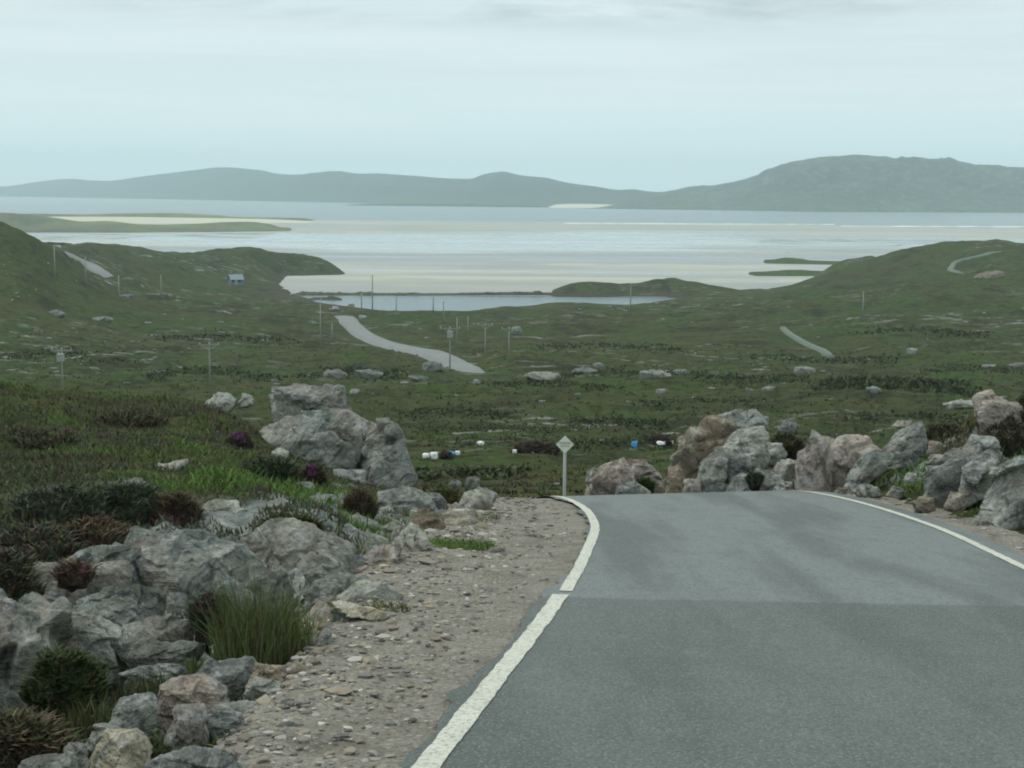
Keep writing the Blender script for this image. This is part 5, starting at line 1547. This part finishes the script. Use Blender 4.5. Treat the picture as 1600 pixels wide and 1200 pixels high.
def gable(bm):
    a = [(-L / 2, -Dp / 2, -2), (L / 2, -Dp / 2, -2), (L / 2, Dp / 2, -2), (-L / 2, Dp / 2, -2)]
    b = [(-L / 2, -Dp / 2, Hh), (L / 2, -Dp / 2, Hh), (L / 2, Dp / 2, Hh), (-L / 2, Dp / 2, Hh)]
    v = [bm.verts.new(q) for q in a + b]
    r = [bm.verts.new((-L / 2, 0, Hh + Rr - 0.15)), bm.verts.new((L / 2, 0, Hh + Rr - 0.15))]
    for f in ((0, 1, 5, 4), (2, 3, 7, 6), (0, 3, 2, 1)): bm.faces.new([v[k] for k in f])
    bm.faces.new([v[1], v[2], v[6], r[1], v[5]]); bm.faces.new([v[3], v[0], v[4], r[0], v[7]])


def roof(bm):
    for s in (-1, 1):
        q = Vector((0, s * (Dp / 2 + .4), Hh - .25)); t = Vector((0, 0, Hh + Rr))
        c = (q + t) / 2; ln = (t - q).length
        ang = math.atan2(Rr + .25, Dp / 2 + .4)
        box(bm, (0, c.y, c.z + 0.06), (L + 0.9, ln, 0.14), Matrix.Rotation(-s * ang, 3, 'X'))


bm_mesh('wall', gable, M_WALL, root)
bm_mesh('roof', roof, M_ROOF, root)
bm_mesh('door', lambda bm: box(bm, (-L * .1, -Dp / 2 - .03, 1.1), (1.2, .1, 2.2)), M_DOOR, root)
for k in (-.34, .2):
    bm_mesh('window', lambda bm: box(bm, (L * k, -Dp / 2 - .02, 1.7), (1.1, .08, 1.0)), M_GLASS, root)


def vehicle(u, v, rz, body, top, label, van=False, s=1.0):
    p = hit(u, v, 200)
    root = empty('parked_van' if van else 'parked_car', (p[0], p[1], p[2] + 0.25), rz)
    tag(root, label, 'van' if van else 'car')
    root.scale = (s, s, s)
    Lc, Wc = (4.6, 1.9) if van else (4.0, 1.7)
    def shell(bm):
        box(bm, (0, 0, 0.62), (Lc, Wc, 0.62), None, 0.12)
    bm_mesh('body', shell, body, root)
    def cabin(bm):
        r = bmesh.ops.create_cube(bm, size=1.0, matrix=Matrix.Translation((-0.2 if not van else -0.4, 0, 1.22 if not van else 1.4)) @ Matrix.Diagonal((2.2 if not van else 3.6, Wc * .92, .62 if not van else 1.0, 1)))
        for q in r['verts']:
            if q.co.z > 1.22: q.co.x = -0.2 + (q.co.x + 0.2) * (0.72 if not van else 0.9); q.co.y *= .86
    bm_mesh('cabin', cabin, top, root)
    for sx in (-1, 1):
        bm_mesh('window', lambda bm: box(bm, (-.2, sx * Wc * .435, 1.22), (1.6, .03, .34)), M_GLASS, root)
    bm_mesh('windscreen', lambda bm: box(bm, (0.79 if not van else 1.36, 0, 1.22), (.04, Wc * .72, .40), Matrix.Rotation(-.5, 3, 'Y')), M_GLASS, root)
    for sx in (-1, 1):
        for sy in (-1, 1):
            w = bm_mesh('wheel', lambda bm: tube(bm, (sx * Lc * .31, sy * (Wc / 2 - .12), .32), (sx * Lc * .31, sy * (Wc / 2 + .02), .32), .32, .32, 16), M_BLACK, root)
            bm_mesh('rim', lambda bm: tube(bm, (sx * Lc * .31, sy * (Wc / 2 + .0), .32), (sx * Lc * .31, sy * (Wc / 2 + .04), .32), .19, .17, 12), M_STEEL, w)
        bm_mesh('headlight', lambda bm: box(bm, (Lc / 2 - .01, sx * Wc * .36, .68), (.06, .32, .16)), M_CERAM, root)


M_RED = plain('red_car_paint', (0.26, 0.13, 0.12), 0.4, 0.5, 0.03); M_WHITE = plain('white_car_paint', (0.8, 0.8, 0.8), 0.3, 0.5, 0.02); M_YEL = plain('yellow_paint', (0.30, 0.25, 0.15), 0.5, 0.4, 0.05)
vehicle(523, 487, math.radians(200), M_RED, M_WHITE, 'red and white car parked by the bend of the far road', False, 0.75)
vehicle(548, 481, math.radians(190), M_YEL, M_YEL, 'small yellow van standing at the lagoon shore', True, 0.55)

# ------------------------------------------------------------------ air
hm = bpy.data.materials.new('haze'); hm.use_nodes = True
nt = hm.node_tree; nt.nodes.clear()
out = nt.nodes.new('ShaderNodeOutputMaterial'); pv = nt.nodes.new('ShaderNodeVolumePrincipled')
pv.inputs['Color'].default_value = (0.78, 0.95, 1.0, 1)
pv.inputs['Density'].default_value = 0.00013
pv.inputs['Anisotropy'].default_value = 0.0
pv.inputs['Density Attribute'].default_value = ''
nt.links.new(pv.outputs[0], out.inputs['Volume'])
try: hm.cycles.homogeneous_volume = True
except Exception as e: print('homog', e)


def hz(bm): box(bm, (0, 5230, 137), (9400, 12660, 300))


o = bm_mesh('haze', hz, hm)
tag(o, 'pale damp haze over the bay and hills', 'haze', kind='stuff')

# ------------------------------------------------------------------ sky and sun
SUN_EL, SUN_AZ = math.radians(52), math.radians(-60)     # azimuth from +Y towards +X: behind the left shoulder of the bay
w = bpy.data.worlds.new('World'); scene.world = w; w.use_nodes = True
nt = w.node_tree; N = nt.nodes; Lk = nt.links
bg = N['Background']; bg.inputs['Strength'].default_value = 0.10
sky = N.new('ShaderNodeTexSky'); sky.sky_type = 'NISHITA'; sky.sun_disc = False
sky.sun_elevation = SUN_EL; sky.sun_rotation = SUN_AZ
tc = N.new('ShaderNodeTexCoord')
sep = N.new('ShaderNodeSeparateXYZ'); Lk.new(tc.outputs['Generated'], sep.inputs[0])


def wmath(op, a, b=0.0, clamp=False):
    x = N.new('ShaderNodeMath'); x.operation = op; x.use_clamp = clamp
    for s_, v_ in zip(x.inputs, (a, b)):
        if hasattr(v_, 'is_linked'): Lk.new(v_, s_)
        else: s_.default_value = v_
    return x.outputs[0]


def wnoise(scale, sx, sz, det, rough, dist=0.0, loc=(0, 0, 0)):
    mp = N.new('ShaderNodeMapping'); Lk.new(tc.outputs['Generated'], mp.inputs['Vector']); mp.inputs['Scale'].default_value = (sx, sx, sz); mp.inputs['Location'].default_value = loc
    n_ = N.new('ShaderNodeTexNoise'); Lk.new(mp.outputs[0], n_.inputs['Vector'])
    n_.inputs['Scale'].default_value = scale; n_.inputs['Detail'].default_value = det; n_.inputs['Roughness'].default_value = rough; n_.inputs['Distortion'].default_value = dist
    return n_.outputs['Fac']


def wramp(f, stops):
    x = N.new('ShaderNodeValToRGB'); Lk.new(f, x.inputs[0]); e = x.color_ramp.elements
    while len(e) < len(stops): e.new(.5)
    for el, (p_, c_) in zip(e, stops): el.position = p_; el.color = (c_, c_, c_, 1) if isinstance(c_, (int, float)) else (*c_, 1)
    return x.outputs[0]


def wmix(f, a, b):
    x = N.new('ShaderNodeMix'); x.data_type = 'RGBA'
    for s_, v_ in ((x.inputs[0], f), (x.inputs[6], a), (x.inputs[7], b)):
        if hasattr(v_, 'is_linked'): Lk.new(v_, s_)
        elif isinstance(v_, tuple): s_.default_value = (*v_, 1)
        else: s_.default_value = v_
    return x.outputs[2]


el = sep.outputs[2]
# overcast: bright overhead, paler to the horizon (values are for strength 0.1)
dome = wramp(wmath('MULTIPLY', el, 1.0), [(0.0, (8.3, 10.6, 11.0)), (0.03, (8.1, 10.1, 10.5)), (0.07, (7.6, 8.95, 9.2)), (0.125, (7.4, 8.55, 8.75)), (0.35, (9.8, 11.3, 11.2)), (1.0, (15.5, 17.4, 16.9))])
# horizontal thin streaks
st = wnoise(3.0, 1.0, 22.0, 5, 0.6, 0.2)
c = wmix(wmath('MULTIPLY', wramp(st, [(0.40, 0.0), (0.62, 1.0)]), 0.55), dome, (8.9, 9.8, 10.1))
# grey cloud bases across the top of the picture
cl = wnoise(2.2, 1.6, 10.0, 6, 0.58, 0.25, (0.55, 0.0, 0.2))
band = wmath('MULTIPLY', wramp(cl, [(0.36, 0.0), (0.48, 1.0)]), wramp(el, [(0.092, 0.0), (0.106, 1.0), (0.5, 1.0), (0.9, 0.4)]))
azm = wramp(wmath('ADD', sep.outputs[0], 0.5), [(0.22, 0.15), (0.40, 1.0), (0.66, 1.0), (0.78, 0.1)])
c = wmix(wmath('MULTIPLY', wmath('MULTIPLY', band, azm), 0.9), c, (4.9, 5.8, 5.95))
# a bit of the clear sky between
c = wmix(0.10, c, sky.outputs[0])
Lk.new(c, bg.inputs['Color'])

sl = bpy.data.lights.new('sun', 'SUN'); sl.energy = 1.3; sl.angle = math.radians(12); sl.color = (1.0, 0.97, 0.90)
so = bpy.data.objects.new('sun', sl); COL.objects.link(so)
sd = Vector((math.sin(SUN_AZ) * math.cos(SUN_EL), math.cos(SUN_AZ) * math.cos(SUN_EL), math.sin(SUN_EL)))
so.rotation_euler = sd.to_track_quat('Z', 'Y').to_euler()
so.location = (0, 0, 400)

# ------------------------------------------------------------------ camera, render settings
cd = bpy.data.cameras.new('camera'); cam = bpy.data.objects.new('camera', cd); COL.objects.link(cam)
cd.sensor_width = 36.0; cd.sensor_fit = 'HORIZONTAL'; cd.lens = 36.0 * FPX / 1600.0
cd.clip_start = 0.05; cd.clip_end = 40000
M3 = Matrix(((_R[0], _U[0], -_F[0]), (_R[1], _U[1], -_F[1]), (_R[2], _U[2], -_F[2])))
cam.matrix_world = Matrix.Translation(Vector(C0)) @ M3.to_4x4()
scene.camera = cam

scene.render.engine = 'CYCLES'
cy = scene.cycles
cy.use_denoising = True
try: cy.denoiser = 'OPENIMAGEDENOISE'
except Exception: pass
cy.max_bounces = 5; cy.diffuse_bounces = 2; cy.glossy_bounces = 2; cy.volume_bounces = 1; cy.transparent_max_bounces = 4
cy.use_adaptive_sampling = True
cy.pixel_filter_type = 'GAUSSIAN'; cy.filter_width = 2.2
vs = scene.view_settings
vs.view_transform = 'Standard'; vs.look = 'None'; vs.exposure = 0.0; vs.gamma = 1.0; vs.use_curve_mapping = False
